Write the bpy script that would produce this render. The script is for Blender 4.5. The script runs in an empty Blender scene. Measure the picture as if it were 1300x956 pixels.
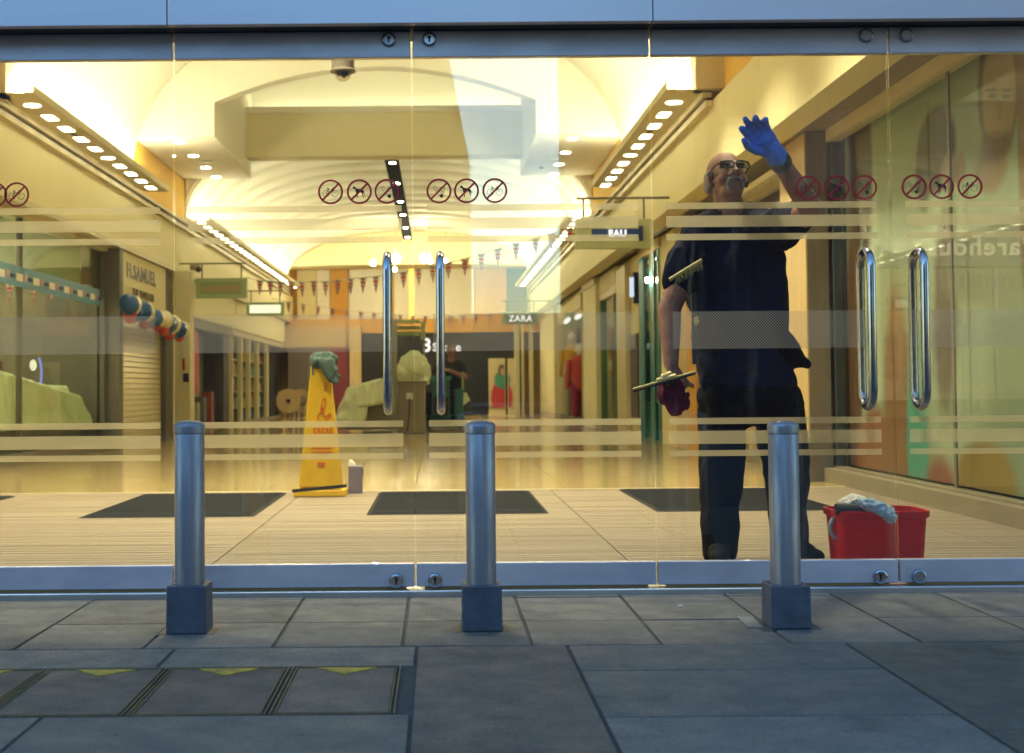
import bpy, bmesh, math, random
from mathutils import Vector, Matrix, noise
random.seed(7)
S = bpy.context.scene
COL = S.collection
R = math.radians

# ------------------------------------------------------------------ camera, sky, sun, exposure
CAM_H, PITCH, ROLL, FPX, CX, CY = 0.80, R(2.0), R(-0.49), 1690.0, 556.0, 433.0
ROT = Matrix.Rotation(R(90) + PITCH, 3, 'X') @ Matrix.Rotation(ROLL, 3, 'Z')
cam = bpy.data.cameras.new('camera'); camo = bpy.data.objects.new('camera', cam); COL.objects.link(camo)
camo.location = (0, 0, CAM_H); camo.rotation_euler = ROT.to_euler()
cam.sensor_width = 36; cam.lens = FPX / 1300 * 36
cam.shift_x = (650 - CX) / 1300; cam.shift_y = -(478 - CY) / 1300
cam.clip_start = 0.05; cam.clip_end = 2000
cam.dof.use_dof = True; cam.dof.focus_distance = 5.25; cam.dof.aperture_fstop = 4.5   # sharp on the doors, soft far down the hall
S.camera = camo

SUN_EL, SUN_ROT = R(4.0), R(20)
W = bpy.data.worlds.new('World'); S.world = W; W.use_nodes = True
nt = W.node_tree
sk = nt.nodes.new('ShaderNodeTexSky'); sk.sky_type = 'NISHITA'; sk.sun_disc = False
sk.sun_elevation = SUN_EL; sk.sun_rotation = SUN_ROT; sk.air_density = 1.0; sk.dust_density = 0.2; sk.ozone_density = 2.7
nt.links.new(sk.outputs[0], nt.nodes['Background'].inputs[0]); nt.nodes['Background'].inputs[1].default_value = 0.13
sl = bpy.data.lights.new('sun', 'SUN'); sl.energy = 0.5; sl.angle = R(12); sl.color = (1, .85, .7)
so = bpy.data.objects.new('sun', sl); COL.objects.link(so)
so.rotation_euler = (R(90) - SUN_EL, 0, R(180) - SUN_ROT)   # low sun behind the centre: the street lies in its shade
S.view_settings.view_transform = 'Standard'; S.view_settings.look = 'None'
S.view_settings.exposure = 3.2; S.view_settings.gamma = 1.0
S.render.engine = 'CYCLES'
S.cycles.transparent_max_bounces = 40; S.cycles.max_bounces = 10; S.cycles.diffuse_bounces = 5
S.cycles.sample_clamp_indirect = 6.0; S.cycles.caustics_reflective = False; S.cycles.caustics_refractive = False

# strength of the lamps (watts per square metre and steradian)
L_COVE, L_CELL, L_DOWN, L_LOBBY, L_SHOP = 7.4, 1.7, 9.0, 5.0, 1.9
L_SPOT = 50.0
WARM = (1.0, .98, .67)

# ------------------------------------------------------------------ measuring helpers
def P(px, py, Y=None, X=None, Z=None):
    d = ROT @ Vector(((px - CX) / FPX, (CY - py) / FPX, -1))
    t = Y / d.y if Y is not None else (X / d.x if X is not None else (Z - CAM_H) / d.z)
    return Vector((0, 0, CAM_H)) + d * t
GY = 5.20                                      # plane of the glass doors
def gz(py, px=540): return P(px, py, Y=GY).z
def gx(px, Y=GY, py=400): return P(px, py, Y=Y).x

# ------------------------------------------------------------------ materials
MATS = {}
def newmat(name):
    m = bpy.data.materials.new(name); m.use_nodes = True
    return m, m.node_tree, m.node_tree.nodes, m.node_tree.links
def pbr(name, col, rough=.5, metal=0.0, var=None, bump=None, rand=0.0, spec=.5, stretch=(1, 1, 1), roughvar=0.0, coat=0.0, aniso=0):
    """col; var=(scale, colour2[, contrast]); bump=(scale, strength)"""
    m, t, N, L = newmat(name); b = N['Principled BSDF']
    b.inputs['Roughness'].default_value = rough; b.inputs['Metallic'].default_value = metal
    b.inputs['Specular IOR Level'].default_value = spec; b.inputs['Coat Weight'].default_value = coat
    if aniso: b.inputs['Anisotropic'].default_value = aniso
    tc = N.new('ShaderNodeTexCoord'); mp = N.new('ShaderNodeMapping'); mp.inputs['Scale'].default_value = stretch
    oi = N.new('ShaderNodeObjectInfo')
    L.new(tc.outputs['Object'], mp.inputs['Vector'])
    add = N.new('ShaderNodeVectorMath'); add.operation = 'MULTIPLY_ADD'
    cmb = N.new('ShaderNodeCombineXYZ')
    for i in range(3): L.new(oi.outputs['Random'], cmb.inputs[i])
    L.new(cmb.outputs[0], add.inputs[0]); add.inputs[1].default_value = (37, 53, 71); L.new(mp.outputs[0], add.inputs[2])
    vec = add.outputs[0]
    c = (*col, 1); out = None
    if var:
        n = N.new('ShaderNodeTexNoise'); n.inputs['Scale'].default_value = var[0]; n.inputs['Detail'].default_value = 8; n.inputs['Roughness'].default_value = .62
        L.new(vec, n.inputs['Vector'])
        mr = N.new('ShaderNodeMapRange'); k = var[2] if len(var) > 2 else .25
        mr.inputs[1].default_value = .5 - k; mr.inputs[2].default_value = .5 + k
        L.new(n.outputs[0], mr.inputs[0])
        mx = N.new('ShaderNodeMix'); mx.data_type = 'RGBA'
        mx.inputs[6].default_value = c; mx.inputs[7].default_value = (*var[1], 1)
        L.new(mr.outputs[0], mx.inputs[0]); out = mx.outputs[2]
        if roughvar:
            rr = N.new('ShaderNodeMapRange'); rr.inputs[3].default_value = rough - roughvar; rr.inputs[4].default_value = rough + roughvar
            L.new(mr.outputs[0], rr.inputs[0]); L.new(rr.outputs[0], b.inputs['Roughness'])
    if rand:
        hs = N.new('ShaderNodeHueSaturation')
        rv = N.new('ShaderNodeMapRange'); rv.inputs[3].default_value = 1 - rand; rv.inputs[4].default_value = 1 + rand
        L.new(oi.outputs['Random'], rv.inputs[0]); L.new(rv.outputs[0], hs.inputs['Value'])
        if out: L.new(out, hs.inputs['Color'])
        else: hs.inputs['Color'].default_value = c
        out = hs.outputs[0]
    if out: L.new(out, b.inputs['Base Color'])
    else: b.inputs['Base Color'].default_value = c
    if bump:
        n2 = N.new('ShaderNodeTexNoise'); n2.inputs['Scale'].default_value = bump[0]; n2.inputs['Detail'].default_value = 6
        L.new(vec, n2.inputs['Vector'])
        bp = N.new('ShaderNodeBump'); bp.inputs['Strength'].default_value = bump[1]; bp.inputs['Distance'].default_value = .01
        L.new(n2.outputs[0], bp.inputs['Height']); L.new(bp.outputs[0], b.inputs['Normal'])
    MATS[name] = m; return m
def stone(name, c1, c2, rand, seed=0.0):
    """worn paving: broad blotches, fine grain, darker stains and flattened gum spots"""
    m, t, N, L = newmat(name); b = N['Principled BSDF']; b.inputs['Specular IOR Level'].default_value = .3
    tc = N.new('ShaderNodeTexCoord'); oi = N.new('ShaderNodeObjectInfo'); cb = N.new('ShaderNodeCombineXYZ')
    for i in range(3): L.new(oi.outputs['Random'], cb.inputs[i])
    va = N.new('ShaderNodeVectorMath'); va.operation = 'MULTIPLY_ADD'; va.inputs[1].default_value = (31, 47, 13); L.new(cb.outputs[0], va.inputs[0]); L.new(tc.outputs['Object'], va.inputs[2])
    def nz(scale, det=6, rough=.6, stretch=None):
        n = N.new('ShaderNodeTexNoise'); n.inputs['Scale'].default_value = scale; n.inputs['Detail'].default_value = det; n.inputs['Roughness'].default_value = rough
        L.new(va.outputs[0], n.inputs['Vector']); return n.outputs[0]
    def rng(src, a, b_, lo=0., hi=1.):
        r = N.new('ShaderNodeMapRange'); r.inputs[1].default_value = a; r.inputs[2].default_value = b_; r.inputs[3].default_value = lo; r.inputs[4].default_value = hi
        L.new(src, r.inputs[0]); return r.outputs[0]
    def mix(f, a, b_, mode='MIX'):
        x = N.new('ShaderNodeMix'); x.data_type = 'RGBA'; x.blend_type = mode
        for i, q in ((0, f), (6, a), (7, b_)):
            if hasattr(q, 'node'): L.new(q, x.inputs[i])
            else: x.inputs[i].default_value = q
        return x.outputs[2]
    c = mix(rng(nz(4.5, 9, .65), .35, .65), (*c1, 1), (*c2, 1))
    g = nz(260, 3, .7); c = mix(rng(g, .35, .68, .0, .42), c, (*[q * 1.75 for q in c1], 1))
    c = mix(rng(nz(150, 2, .5), .56, .70, 0, .75), c, (*[q * .45 for q in c2], 1))
    c = mix(rng(nz(2.2, 10, .7), .55, .68, 0, .55), c, (*[q * .55 for q in c2], 1))
    vo = N.new('ShaderNodeTexVoronoi'); vo.inputs['Scale'].default_value = 7; L.new(va.outputs[0], vo.inputs['Vector'])
    c = mix(rng(vo.outputs['Distance'], .075, .055, 0, .5), c, (.06, .058, .055, 1))
    hs = N.new('ShaderNodeHueSaturation'); L.new(rng(oi.outputs['Random'], 0, 1, 1 - rand, 1 + rand), hs.inputs['Value']); L.new(c, hs.inputs['Color']); L.new(hs.outputs[0], b.inputs['Base Color'])
    L.new(rng(nz(9), .3, .7, .55, .85), b.inputs['Roughness'])
    bp = N.new('ShaderNodeBump'); bp.inputs['Strength'].default_value = .45; bp.inputs['Distance'].default_value = .004
    L.new(g, bp.inputs['Height']); L.new(bp.outputs[0], b.inputs['Normal'])
    MATS[name] = m; return m
def emit(name, col, s):
    m, t, N, L = newmat(name); N.remove(N['Principled BSDF'])
    e = N.new('ShaderNodeEmission'); e.inputs[0].default_value = (*col, 1); e.inputs[1].default_value = s
    L.new(e.outputs[0], N['Material Output'].inputs[0]); MATS[name] = m; return m
def glass(name, tint=(.97, .98, .97), r0=.05, rough=0.0, graze=1.0, smear=0.0, sm0=.48):
    m, t, N, L = newmat(name); N.remove(N['Principled BSDF'])
    tr = N.new('ShaderNodeBsdfTransparent'); tr.inputs[0].default_value = (*tint, 1)
    g = N.new('ShaderNodeBsdfGlossy'); g.inputs['Roughness'].default_value = rough
    lw = N.new('ShaderNodeLayerWeight'); lw.inputs[0].default_value = .5
    pw = N.new('ShaderNodeMath'); pw.operation = 'POWER'; pw.inputs[1].default_value = 5; L.new(lw.outputs['Facing'], pw.inputs[0])
    ma = N.new('ShaderNodeMath'); ma.operation = 'MULTIPLY_ADD'; ma.inputs[1].default_value = (1 - r0) * graze; ma.inputs[2].default_value = r0; L.new(pw.outputs[0], ma.inputs[0])
    mx = N.new('ShaderNodeMixShader'); L.new(ma.outputs[0], mx.inputs[0]); L.new(tr.outputs[0], mx.inputs[1]); L.new(g.outputs[0], mx.inputs[2])
    fin = mx.outputs[0]
    if smear:   # faint dried streaks left on the pane
        tc = N.new('ShaderNodeTexCoord'); mp = N.new('ShaderNodeMapping'); mp.inputs['Scale'].default_value = (9, 1, 1.1); mp.inputs['Rotation'].default_value = (0, R(14), 0); L.new(tc.outputs['Object'], mp.inputs[0])
        n = N.new('ShaderNodeTexNoise'); n.inputs['Scale'].default_value = 1.6; n.inputs['Detail'].default_value = 7; n.inputs['Distortion'].default_value = .8; L.new(mp.outputs[0], n.inputs['Vector'])
        r = N.new('ShaderNodeMapRange'); r.inputs[1].default_value = sm0; r.inputs[2].default_value = .75; r.inputs[4].default_value = smear; L.new(n.outputs[0], r.inputs[0])
        d = N.new('ShaderNodeBsdfDiffuse'); d.inputs[0].default_value = (.7, .7, .7, 1)
        tl = N.new('ShaderNodeBsdfTranslucent'); tl.inputs[0].default_value = (.7, .7, .7, 1)
        dm = N.new('ShaderNodeMixShader'); L.new(d.outputs[0], dm.inputs[1]); L.new(tl.outputs[0], dm.inputs[2])
        m3 = N.new('ShaderNodeMixShader'); L.new(r.outputs[0], m3.inputs[0]); L.new(fin, m3.inputs[1]); L.new(dm.outputs[0], m3.inputs[2]); fin = m3.outputs[0]
    L.new(fin, N['Material Output'].inputs[0]); MATS[name] = m; return m
def film(name, col, alpha, dots=0.0, dshare=.1):
    m, t, N, L = newmat(name); N.remove(N['Principled BSDF'])
    tr = N.new('ShaderNodeBsdfTransparent'); tl = N.new('ShaderNodeBsdfTranslucent'); df = N.new('ShaderNodeBsdfDiffuse')
    tl.inputs[0].default_value = (*col, 1); df.inputs[0].default_value = (*col, 1)
    m1 = N.new('ShaderNodeMixShader'); m1.inputs[0].default_value = dshare; L.new(tl.outputs[0], m1.inputs[1]); L.new(df.outputs[0], m1.inputs[2])
    m2 = N.new('ShaderNodeMixShader'); L.new(tr.outputs[0], m2.inputs[1]); L.new(m1.outputs[0], m2.inputs[2])
    m2.inputs[0].default_value = alpha
    if dots:
        tc = N.new('ShaderNodeTexCoord'); ck = N.new('ShaderNodeTexChecker'); ck.inputs['Scale'].default_value = 1 / dots
        ad = N.new('ShaderNodeVectorMath'); ad.operation = 'ADD'; ad.inputs[1].default_value = (5, .0013, 5)
        L.new(tc.outputs['Object'], ad.inputs[0]); L.new(ad.outputs[0], ck.inputs[0])
        mu = N.new('ShaderNodeMath'); mu.operation = 'MULTIPLY'; mu.inputs[1].default_value = alpha
        L.new(ck.outputs['Fac'], mu.inputs[0]); L.new(mu.outputs[0], m2.inputs[0])
    L.new(m2.outputs[0], N['Material Output'].inputs[0]); MATS[name] = m; return m
def paint(name, base, shapes, axes=(1, 2), rough=.5, emission=0.0):
    """flat print: soft ellipses (u, v, ru, rv, angle, colour, softness) over a base colour, in object coordinates"""
    m, t, N, L = newmat(name); b = N['Principled BSDF']; b.inputs['Roughness'].default_value = rough
    tc = N.new('ShaderNodeTexCoord'); sp = N.new('ShaderNodeSeparateXYZ')
    nz = N.new('ShaderNodeTexNoise'); nz.inputs['Scale'].default_value = 9; nz.inputs['Detail'].default_value = 3
    L.new(tc.outputs['Object'], nz.inputs['Vector'])
    vm = N.new('ShaderNodeVectorMath'); vm.operation = 'MULTIPLY_ADD'; vm.inputs[1].default_value = (.024, .024, .024)
    L.new(nz.outputs['Color'], vm.inputs[0]); L.new(tc.outputs['Object'], vm.inputs[2])
    L.new(vm.outputs[0], sp.inputs[0])
    cb = N.new('ShaderNodeCombineXYZ'); L.new(sp.outputs[axes[0]], cb.inputs[0]); L.new(sp.outputs[axes[1]], cb.inputs[1])
    cur = None
    for (u, v, ru, rv, an, c, soft) in shapes:
        mp = N.new('ShaderNodeMapping'); mp.vector_type = 'TEXTURE'
        mp.inputs['Location'].default_value = (u + .012, v + .012, 0); mp.inputs['Rotation'].default_value = (0, 0, R(an)); mp.inputs['Scale'].default_value = (ru, rv, 1)
        L.new(cb.outputs[0], mp.inputs[0])
        ln = N.new('ShaderNodeVectorMath'); ln.operation = 'LENGTH'; L.new(mp.outputs[0], ln.inputs[0])
        mr = N.new('ShaderNodeMapRange'); mr.interpolation_type = 'SMOOTHSTEP'
        mr.inputs[1].default_value = 1 + soft; mr.inputs[2].default_value = 1 - soft; L.new(ln.outputs['Value'], mr.inputs[0])
        mx = N.new('ShaderNodeMix'); mx.data_type = 'RGBA'; mx.inputs[7].default_value = (*c, 1); L.new(mr.outputs[0], mx.inputs[0])
        if cur: L.new(cur, mx.inputs[6])
        else: mx.inputs[6].default_value = (*base, 1)
        cur = mx.outputs[2]
    L.new(cur, b.inputs['Base Color'])
    if emission:
        L.new(cur, b.inputs['Emission Color']); b.inputs['Emission Strength'].default_value = emission
    MATS[name] = m; return m

# metals and the street
steel = pbr('brushed_steel', (.42, .44, .48), .36, 1, var=(14, (.30, .32, .36), .3), stretch=(.15, 1, 6), roughvar=.07, bump=(60, .03))
rail_m = pbr('door_rail_steel', (.70, .66, .73), .42, .4, var=(4, (.42, .40, .46), .22), stretch=(.4, 1, 1.0), roughvar=.08)
fascia_m = pbr('fascia_metal', (.76, .70, .76), .36, .4, var=(3, (.69, .64, .70)), stretch=(.3, 1, 1))
soffit_m = pbr('soffit_metal', (.06, .06, .065), .5, .3)
thresh_m = pbr('threshold_metal', (.62, .64, .66), .35, .9, var=(12, (.4, .42, .45)), stretch=(.3, 1, 1))
seal_m = pbr('brass_seal', (.55, .36, .10), .5, .2)
chrome = pbr('polished_steel', (.33, .325, .35), .20, 1, var=(40, (.5, .51, .55)), roughvar=.04)
bol_m = pbr('bollard_steel', (.36, .345, .37), .42, .62, var=(9, (.20, .195, .22), .2), stretch=(2.5, 2.5, .3), roughvar=.14, bump=(35, .08))
collar_m = pbr('collar_paint', (.085, .098, .135), .62, 0, var=(12, (.055, .062, .085), .18), bump=(60, .25))
slab_m = stone('paving_stone', (.150, .141, .130), (.105, .099, .092), .17)
band_m = stone('kerb_stone', (.172, .162, .148), (.128, .122, .113), .12)
warm_slab_m = stone('granite_slab', (.140, .123, .106), (.098, .088, .078), .10)
mortar_m = pbr('mortar', (.055, .055, .057), .95, 0, var=(20, (.09, .09, .085)), bump=(90, .4))
patch_m = pbr('cement_patch', (.26, .26, .25), .85, 0, var=(14, (.19, .19, .18)), bump=(80, .3))
brass_m = pbr('worn_brass', (.20, .16, .08), .7, .2, var=(20, (.09, .08, .06)))
mattblack_m = pbr('matt_black', (.010, .010, .010), .9, spec=.04)
yellow_paint = pbr('yellow_paint', (.62, .42, .03), .7, 0, var=(25, (.2, .16, .05), .15))
asphalt = pbr('asphalt', (.05, .05, .052), .85, 0, var=(40, (.075, .075, .075)), bump=(160, .4))
# the inside
wall_m = pbr('cream_plaster', (.78, .705, .43), .75, 0, var=(1.2, (.72, .65, .39)))
white_m = pbr('white_plaster', (.84, .81, .70), .8, 0, var=(.8, (.80, .77, .66)))
ochre_m = pbr('ochre_paint', (.78, .48, .08), .7, 0, var=(1, (.72, .43, .06)))
orange_m = pbr('orange_panel', (.66, .34, .05), .6, 0, var=(1.5, (.58, .29, .04)), stretch=(1, 1, .3))
tan_m = pbr('tan_metal', (.64, .55, .35), .5, .0, var=(2, (.57, .49, .31)))
black_m = pbr('black_satin', (.012, .012, .013), .4)
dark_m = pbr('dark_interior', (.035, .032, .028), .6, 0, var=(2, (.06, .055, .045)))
mid_m = pbr('brown_fitting', (.16, .14, .10), .6, 0, var=(2, (.11, .10, .07)))  # even dull brown for shop walls, fittings and hangers
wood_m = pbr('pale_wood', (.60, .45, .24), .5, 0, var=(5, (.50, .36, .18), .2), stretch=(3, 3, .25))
wood_dark_m = pbr('dark_and_shaded_wood', (.25, .21, .155), .55, 0, var=(5, (.19, .16, .12), .2), stretch=(3, 3, .25))  # darker wood; on the wood pillar front it is painted shade
tile_m = pbr('polished_stone', (.45, .33, .14), .14, 0, var=(1.6, (.36, .27, .12), .3), rand=.08, roughvar=.04, spec=.6)
tile_dark = pbr('polished_dark_stone', (.20, .16, .10), .12, 0, var=(1.6, (.15, .12, .08), .3), rand=.1, spec=.6)
grout_m = pbr('grout', (.12, .10, .07), .9)
rib_m = pbr('matting_rib', (.42, .335, .235), .7, 0, var=(3, (.25, .19, .125), .2), stretch=(.25, 22, 1))
ribbase_m = pbr('matting_base', (.10, .085, .065), .9)
mat_m = pbr('rubber_mat', (.010, .010, .010), .95, 0, var=(300, (.020, .020, .019)), spec=.05)
matedge_m = pbr('mat_edge', (.03, .028, .022), .9, spec=.1)
shutter_m = pbr('shutter_metal', (.62, .52, .25), .42, .35, var=(2, (.54, .44, .2)), rand=.06)
teal_m = pbr('teal_paint', (.02, .19, .24), .45)
scrub_m = pbr('teal_plastic', (.02, .13, .15), .45)
greensign_m = pbr('green_sign', (.33, .42, .22), .5)
blue_m = pbr('blue_sign', (.02, .05, .22), .45)
brown_letter = pbr('bronze_letter', (.09, .05, .03), .45, .3)
white_letter = emit('lit_letter', (1, .97, .85), .16)
rust_letter = pbr('copper_letter', (.55, .25, .13), .5)
red_m = pbr('bucket_plastic', (.72, .006, .008), .42, 0, var=(5, (.56, .007, .009)), spec=.35)
cone_m = pbr('cone_plastic', (.60, .375, .003), .5, 0, var=(9, (.50, .30, .004), .2))
plinth_m = pbr('window_plinth', (.24, .20, .125), .6, 0, var=(3, (.19, .16, .10)))
redprint_m = pbr('red_print', (.55, .06, .01), .6)
lilac_m = pbr('lilac_card', (.20, .18, .26), .7)
white_pl = pbr('white_plastic', (.75, .73, .70), .4)
cloth_green = pbr('grey_green_cloth', (.075, .12, .10), .95, 0, var=(20, (.05, .085, .075)), bump=(140, .5))
sheet_m = pbr('dust_sheet', (.72, .78, .54), .9, 0, var=(4, (.66, .72, .47)), bump=(12, .25))
sponge_m = pbr('fleece', (.80, .74, .62), 1, 0, var=(60, (.6, .55, .48)), bump=(120, 1))
mop_m = pbr('blue_white_fleece', (.62, .72, .80), 1, 0, var=(14, (.25, .42, .58), .3), bump=(150, 1))
counter_m = pbr('counter_grey', (.27, .25, .18), .5, 0, var=(2, (.23, .21, .15)))
mauve_m = pbr('mauve_wall', (.16, .12, .11), .6, 0, var=(1.5, (.13, .1, .09)))
maroon_m = pbr('maroon_panel', (.20, .03, .05), .5)
pink_m = pbr('pink_fabric', (.55, .06, .16), .8)
balloon_b = pbr('blue_balloon', (.01, .10, .36), .25, coat=.3)
balloon_w = pbr('white_balloon', (.80, .74, .55), .3, coat=.3)
balloon_r = pbr('red_balloon', (.60, .06, .03), .3, coat=.3)
navy_m = pbr('navy_print', (.02, .025, .09), .8); redf_m = pbr('red_print_fabric', (.50, .03, .03), .8); whitef_m = pbr('white_print_fabric', (.75, .7, .6), .8)
string_m = pbr('string', (.6, .55, .45), .8)
# doors
wetpane_m = glass('wet_door_glass', (.985, .985, .975), .094, smear=.035, sm0=.56)
pane_m = glass('door_glass', (.985, .985, .975), .094, smear=.006)
shopglass_m = glass('shop_glass', (.94, .97, .93), .025, graze=.3)
film_m = film('frosted_film', (.74, .67, .48), .56, dshare=.10)
dot_m = film('dotted_film', (.60, .58, .55), .42, dots=.0056, dshare=.40)
stick_red = pbr('sticker_red', (.40, .010, .018), .6); stick_blk = pbr('sticker_black', (.012, .012, .012), .6)
# the cleaner
skin_m = pbr('skin', (.40, .20, .145), .5, 0, var=(22, (.27, .105, .075), .22), bump=(160, .5))
shirt_m = pbr('navy_shirt', (.010, .013, .036), .9, 0, var=(6, (.018, .021, .046)), bump=(200, .25), spec=.15)
trouser_m = pbr('navy_trousers', (.005, .006, .011), .9, 0, var=(6, (.008, .009, .016)), bump=(160, .2), spec=.15)
boot_m = pbr('black_leather', (.010, .010, .011), .75, bump=(60, .2), spec=.15)
glove_m = pbr('blue_glove', (.03, .24, .90), .6, 0, var=(20, (.02, .18, .75)), bump=(50, .3))
cuff_m = pbr('grey_cuff', (.05, .06, .07), .7)
maroon_c = pbr('maroon_cloth', (.13, .01, .045), .9, 0, var=(12, (.09, .008, .03)), bump=(90, .5))
hair_m = pbr('grey_hair', (.48, .45, .41), .8, 0, var=(60, (.3, .28, .26)), bump=(150, .8), stretch=(3, 3, .6))
lens_m = glass('spectacle_lens', (.45, .52, .62), .16)
eye_m = pbr('eye_white', (.6, .58, .55), .3)
lip_m = pbr('lips', (.30, .13, .11), .5)
brass2 = pbr('squeegee_brass', (.62, .50, .22), .4, .5)
rubber = pbr('squeegee_rubber', (.015, .015, .015), .6)
bristle = pbr('bristle', (.35, .36, .12), .9, bump=(200, 1))
# lamps
cove_e = emit('cove_lamp', WARM, L_COVE); cell_e = emit('cell_lamp', (1, .93, .58), L_CELL); down_e = emit('downlight_lamp', (1, .95, .6), L_DOWN)
lobby_e = emit('lobby_lamp', (1, .96, .62), L_LOBBY); shop_e = emit('shop_lamp', (1, .92, .55), L_SHOP); globe_e = emit('globe_lamp', (1, .92, .6), 26)
box_e = emit('lightbox', (1, .95, .62), .15); ring_e = emit('ring_lamp', (.35, .42, 1), .12)
white_e = emit('lit_screen', (.75, .88, 1), .12)

# ------------------------------------------------------------------ geometry helpers
class MB:
    def __init__(s): s.v = []; s.f = []; s.m = []
    def face(s, pts, m=0):
        n = len(s.v); s.v += [tuple(p) for p in pts]; s.f.append(tuple(range(n, n + len(pts)))); s.m.append(m); return s
    def box(s, x0, x1, y0, y1, z0, z1, m=0, T=None):
        n = len(s.v)
        pts = [(x, y, z) for z in (z0, z1) for y in (y0, y1) for x in (x0, x1)]
        if T is not None: pts = [tuple(T @ Vector(p)) for p in pts]
        s.v += pts
        for q in ((0, 2, 3, 1), (4, 5, 7, 6), (0, 1, 5, 4), (2, 6, 7, 3), (0, 4, 6, 2), (1, 3, 7, 5)):
            s.f.append(tuple(n + i for i in q)); s.m.append(m)
        return s
    def taper(s, a, b, m=0):
        """frustum between two quads of four points each"""
        n = len(s.v); s.v += [tuple(p) for p in a] + [tuple(p) for p in b]
        for q in ((3, 2, 1, 0), (4, 5, 6, 7), (0, 1, 5, 4), (1, 2, 6, 5), (2, 3, 7, 6), (3, 0, 4, 7)):
            s.f.append(tuple(n + i for i in q)); s.m.append(m)
        return s
    def prism(s, poly, f, d0, d1, m=0):
        """poly of (u, v); f(u, v, d) -> point"""
        k = len(poly); n = len(s.v)
        s.v += [tuple(f(u, v, d0)) for u, v in poly] + [tuple(f(u, v, d1)) for u, v in poly]
        s.f.append(tuple(range(n + k - 1, n - 1, -1))); s.m.append(m)
        s.f.append(tuple(range(n + k, n + 2 * k))); s.m.append(m)
        for i in range(k):
            j = (i + 1) % k; s.f.append((n + i, n + j, n + k + j, n + k + i)); s.m.append(m)
        return s
    def tube(s, pts, r, n=12, m=0, closed=False):
        pts = [Vector(p) for p in pts]; k = len(pts)
        rs = r if isinstance(r, (list, tuple)) else [r] * k
        base = len(s.v); up = None
        for i, p in enumerate(pts):
            if closed: d = pts[(i + 1) % k] - pts[i - 1]
            else: d = pts[min(i + 1, k - 1)] - pts[max(i - 1, 0)]
            d.normalize()
            if up is None:
                up = d.orthogonal().normalized()
            up = (up - d * up.dot(d)).normalized(); w = d.cross(up)
            for j in range(n):
                a = 2 * math.pi * j / n; q = p + (up * math.cos(a) + w * math.sin(a)) * rs[i]; s.v.append(tuple(q))
        for i in range(k if closed else k - 1):
            for j in range(n):
                a = base + i * n + j; b = base + i * n + (j + 1) % n; i2 = (i + 1) % k
                c = base + i2 * n + (j + 1) % n; d2 = base + i2 * n + j
                s.f.append((a, b, c, d2)); s.m.append(m)
        if not closed:
            s.f.append(tuple(base + j for j in range(n - 1, -1, -1))); s.m.append(m)
            s.f.append(tuple(base + (k - 1) * n + j for j in range(n))); s.m.append(m)
        return s
    def lathe(s, prof, c=(0, 0, 0), n=24, m=0, T=None):
        base = len(s.v); c = Vector(c)
        for r, z in prof:
            for j in range(n):
                a = 2 * math.pi * j / n; q = Vector((r * math.cos(a), r * math.sin(a), z))
                if T is not None: q = T @ q
                s.v.append(tuple(q + c))
        for i in range(len(prof) - 1):
            for j in range(n):
                s.f.append((base + i * n + j, base + i * n + (j + 1) % n, base + (i + 1) * n + (j + 1) % n, base + (i + 1) * n + j)); s.m.append(m)
        s.f.append(tuple(base + j for j in range(n - 1, -1, -1))); s.m.append(m)
        e = base + (len(prof) - 1) * n; s.f.append(tuple(e + j for j in range(n))); s.m.append(m)
        return s
    def ell(s, c, r, n=16, k=10, m=0, T=None):
        base = len(s.v); c = Vector(c); rx, ry, rz = (r, r, r) if not isinstance(r, (list, tuple)) else r
        for i in range(1, k):
            t = math.pi * i / k
            for j in range(n):
                a = 2 * math.pi * j / n; q = Vector((rx * math.sin(t) * math.cos(a), ry * math.sin(t) * math.sin(a), rz * math.cos(t)))
                if T is not None: q = T @ q
                s.v.append(tuple(q + c))
        top = Vector((0, 0, rz)); bot = Vector((0, 0, -rz))
        if T is not None: top = T @ top; bot = T @ bot
        s.v += [tuple(top + c), tuple(bot + c)]; ti = base + (k - 1) * n; bi = ti + 1
        for i in range(k - 2):
            for j in range(n):
                s.f.append((base + i * n + j, base + (i + 1) * n + j, base + (i + 1) * n + (j + 1) % n, base + i * n + (j + 1) % n)); s.m.append(m)
        for j in range(n):
            s.f.append((ti, base + j, base + (j + 1) % n)); s.m.append(m)
            l = base + (k - 2) * n; s.f.append((bi, l + (j + 1) % n, l + j)); s.m.append(m)
        return s
    def cap(s, a, b, ra, rb, n=14, m=0):
        """tapered capsule"""
        a = Vector(a); b = Vector(b); d = (b - a); l = d.length or 1e-6; d /= l
        pts = []; rs = []
        for i in range(5):
            t = math.pi / 2 * i / 4 if i else .12
            pts.append(a - d * ra * math.cos(t)); rs.append(max(ra * math.sin(t), 1e-4))
        for i in range(5):
            t = math.pi / 2 * (4 - i) / 4 if i < 4 else .12
            pts.append(b + d * rb * math.cos(t)); rs.append(max(rb * math.sin(t), 1e-4))
        return s.tube(pts, rs, n, m)
    def build(s, name, mats, parent=None, loc=None, smooth=0, bevel=0, link=True):
        o = Vector(loc) if loc is not None else (wloc(parent) if parent is not None else Vector((0, 0, 0)))
        me = bpy.data.meshes.new(name)
        me.from_pydata([tuple(Vector(v) - o) for v in s.v], [], s.f); me.update()
        for mt in (mats if isinstance(mats, (list, tuple)) else [mats]): me.materials.append(mt)
        me.polygons.foreach_set('material_index', s.m)
        b = bmesh.new(); b.from_mesh(me); bmesh.ops.recalc_face_normals(b, faces=b.faces); b.to_mesh(me); b.free()
        if smooth:
            me.shade_smooth(); me.set_sharp_from_angle(angle=R(smooth))
        ob = bpy.data.objects.new(name, me); COL.objects.link(ob)
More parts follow.
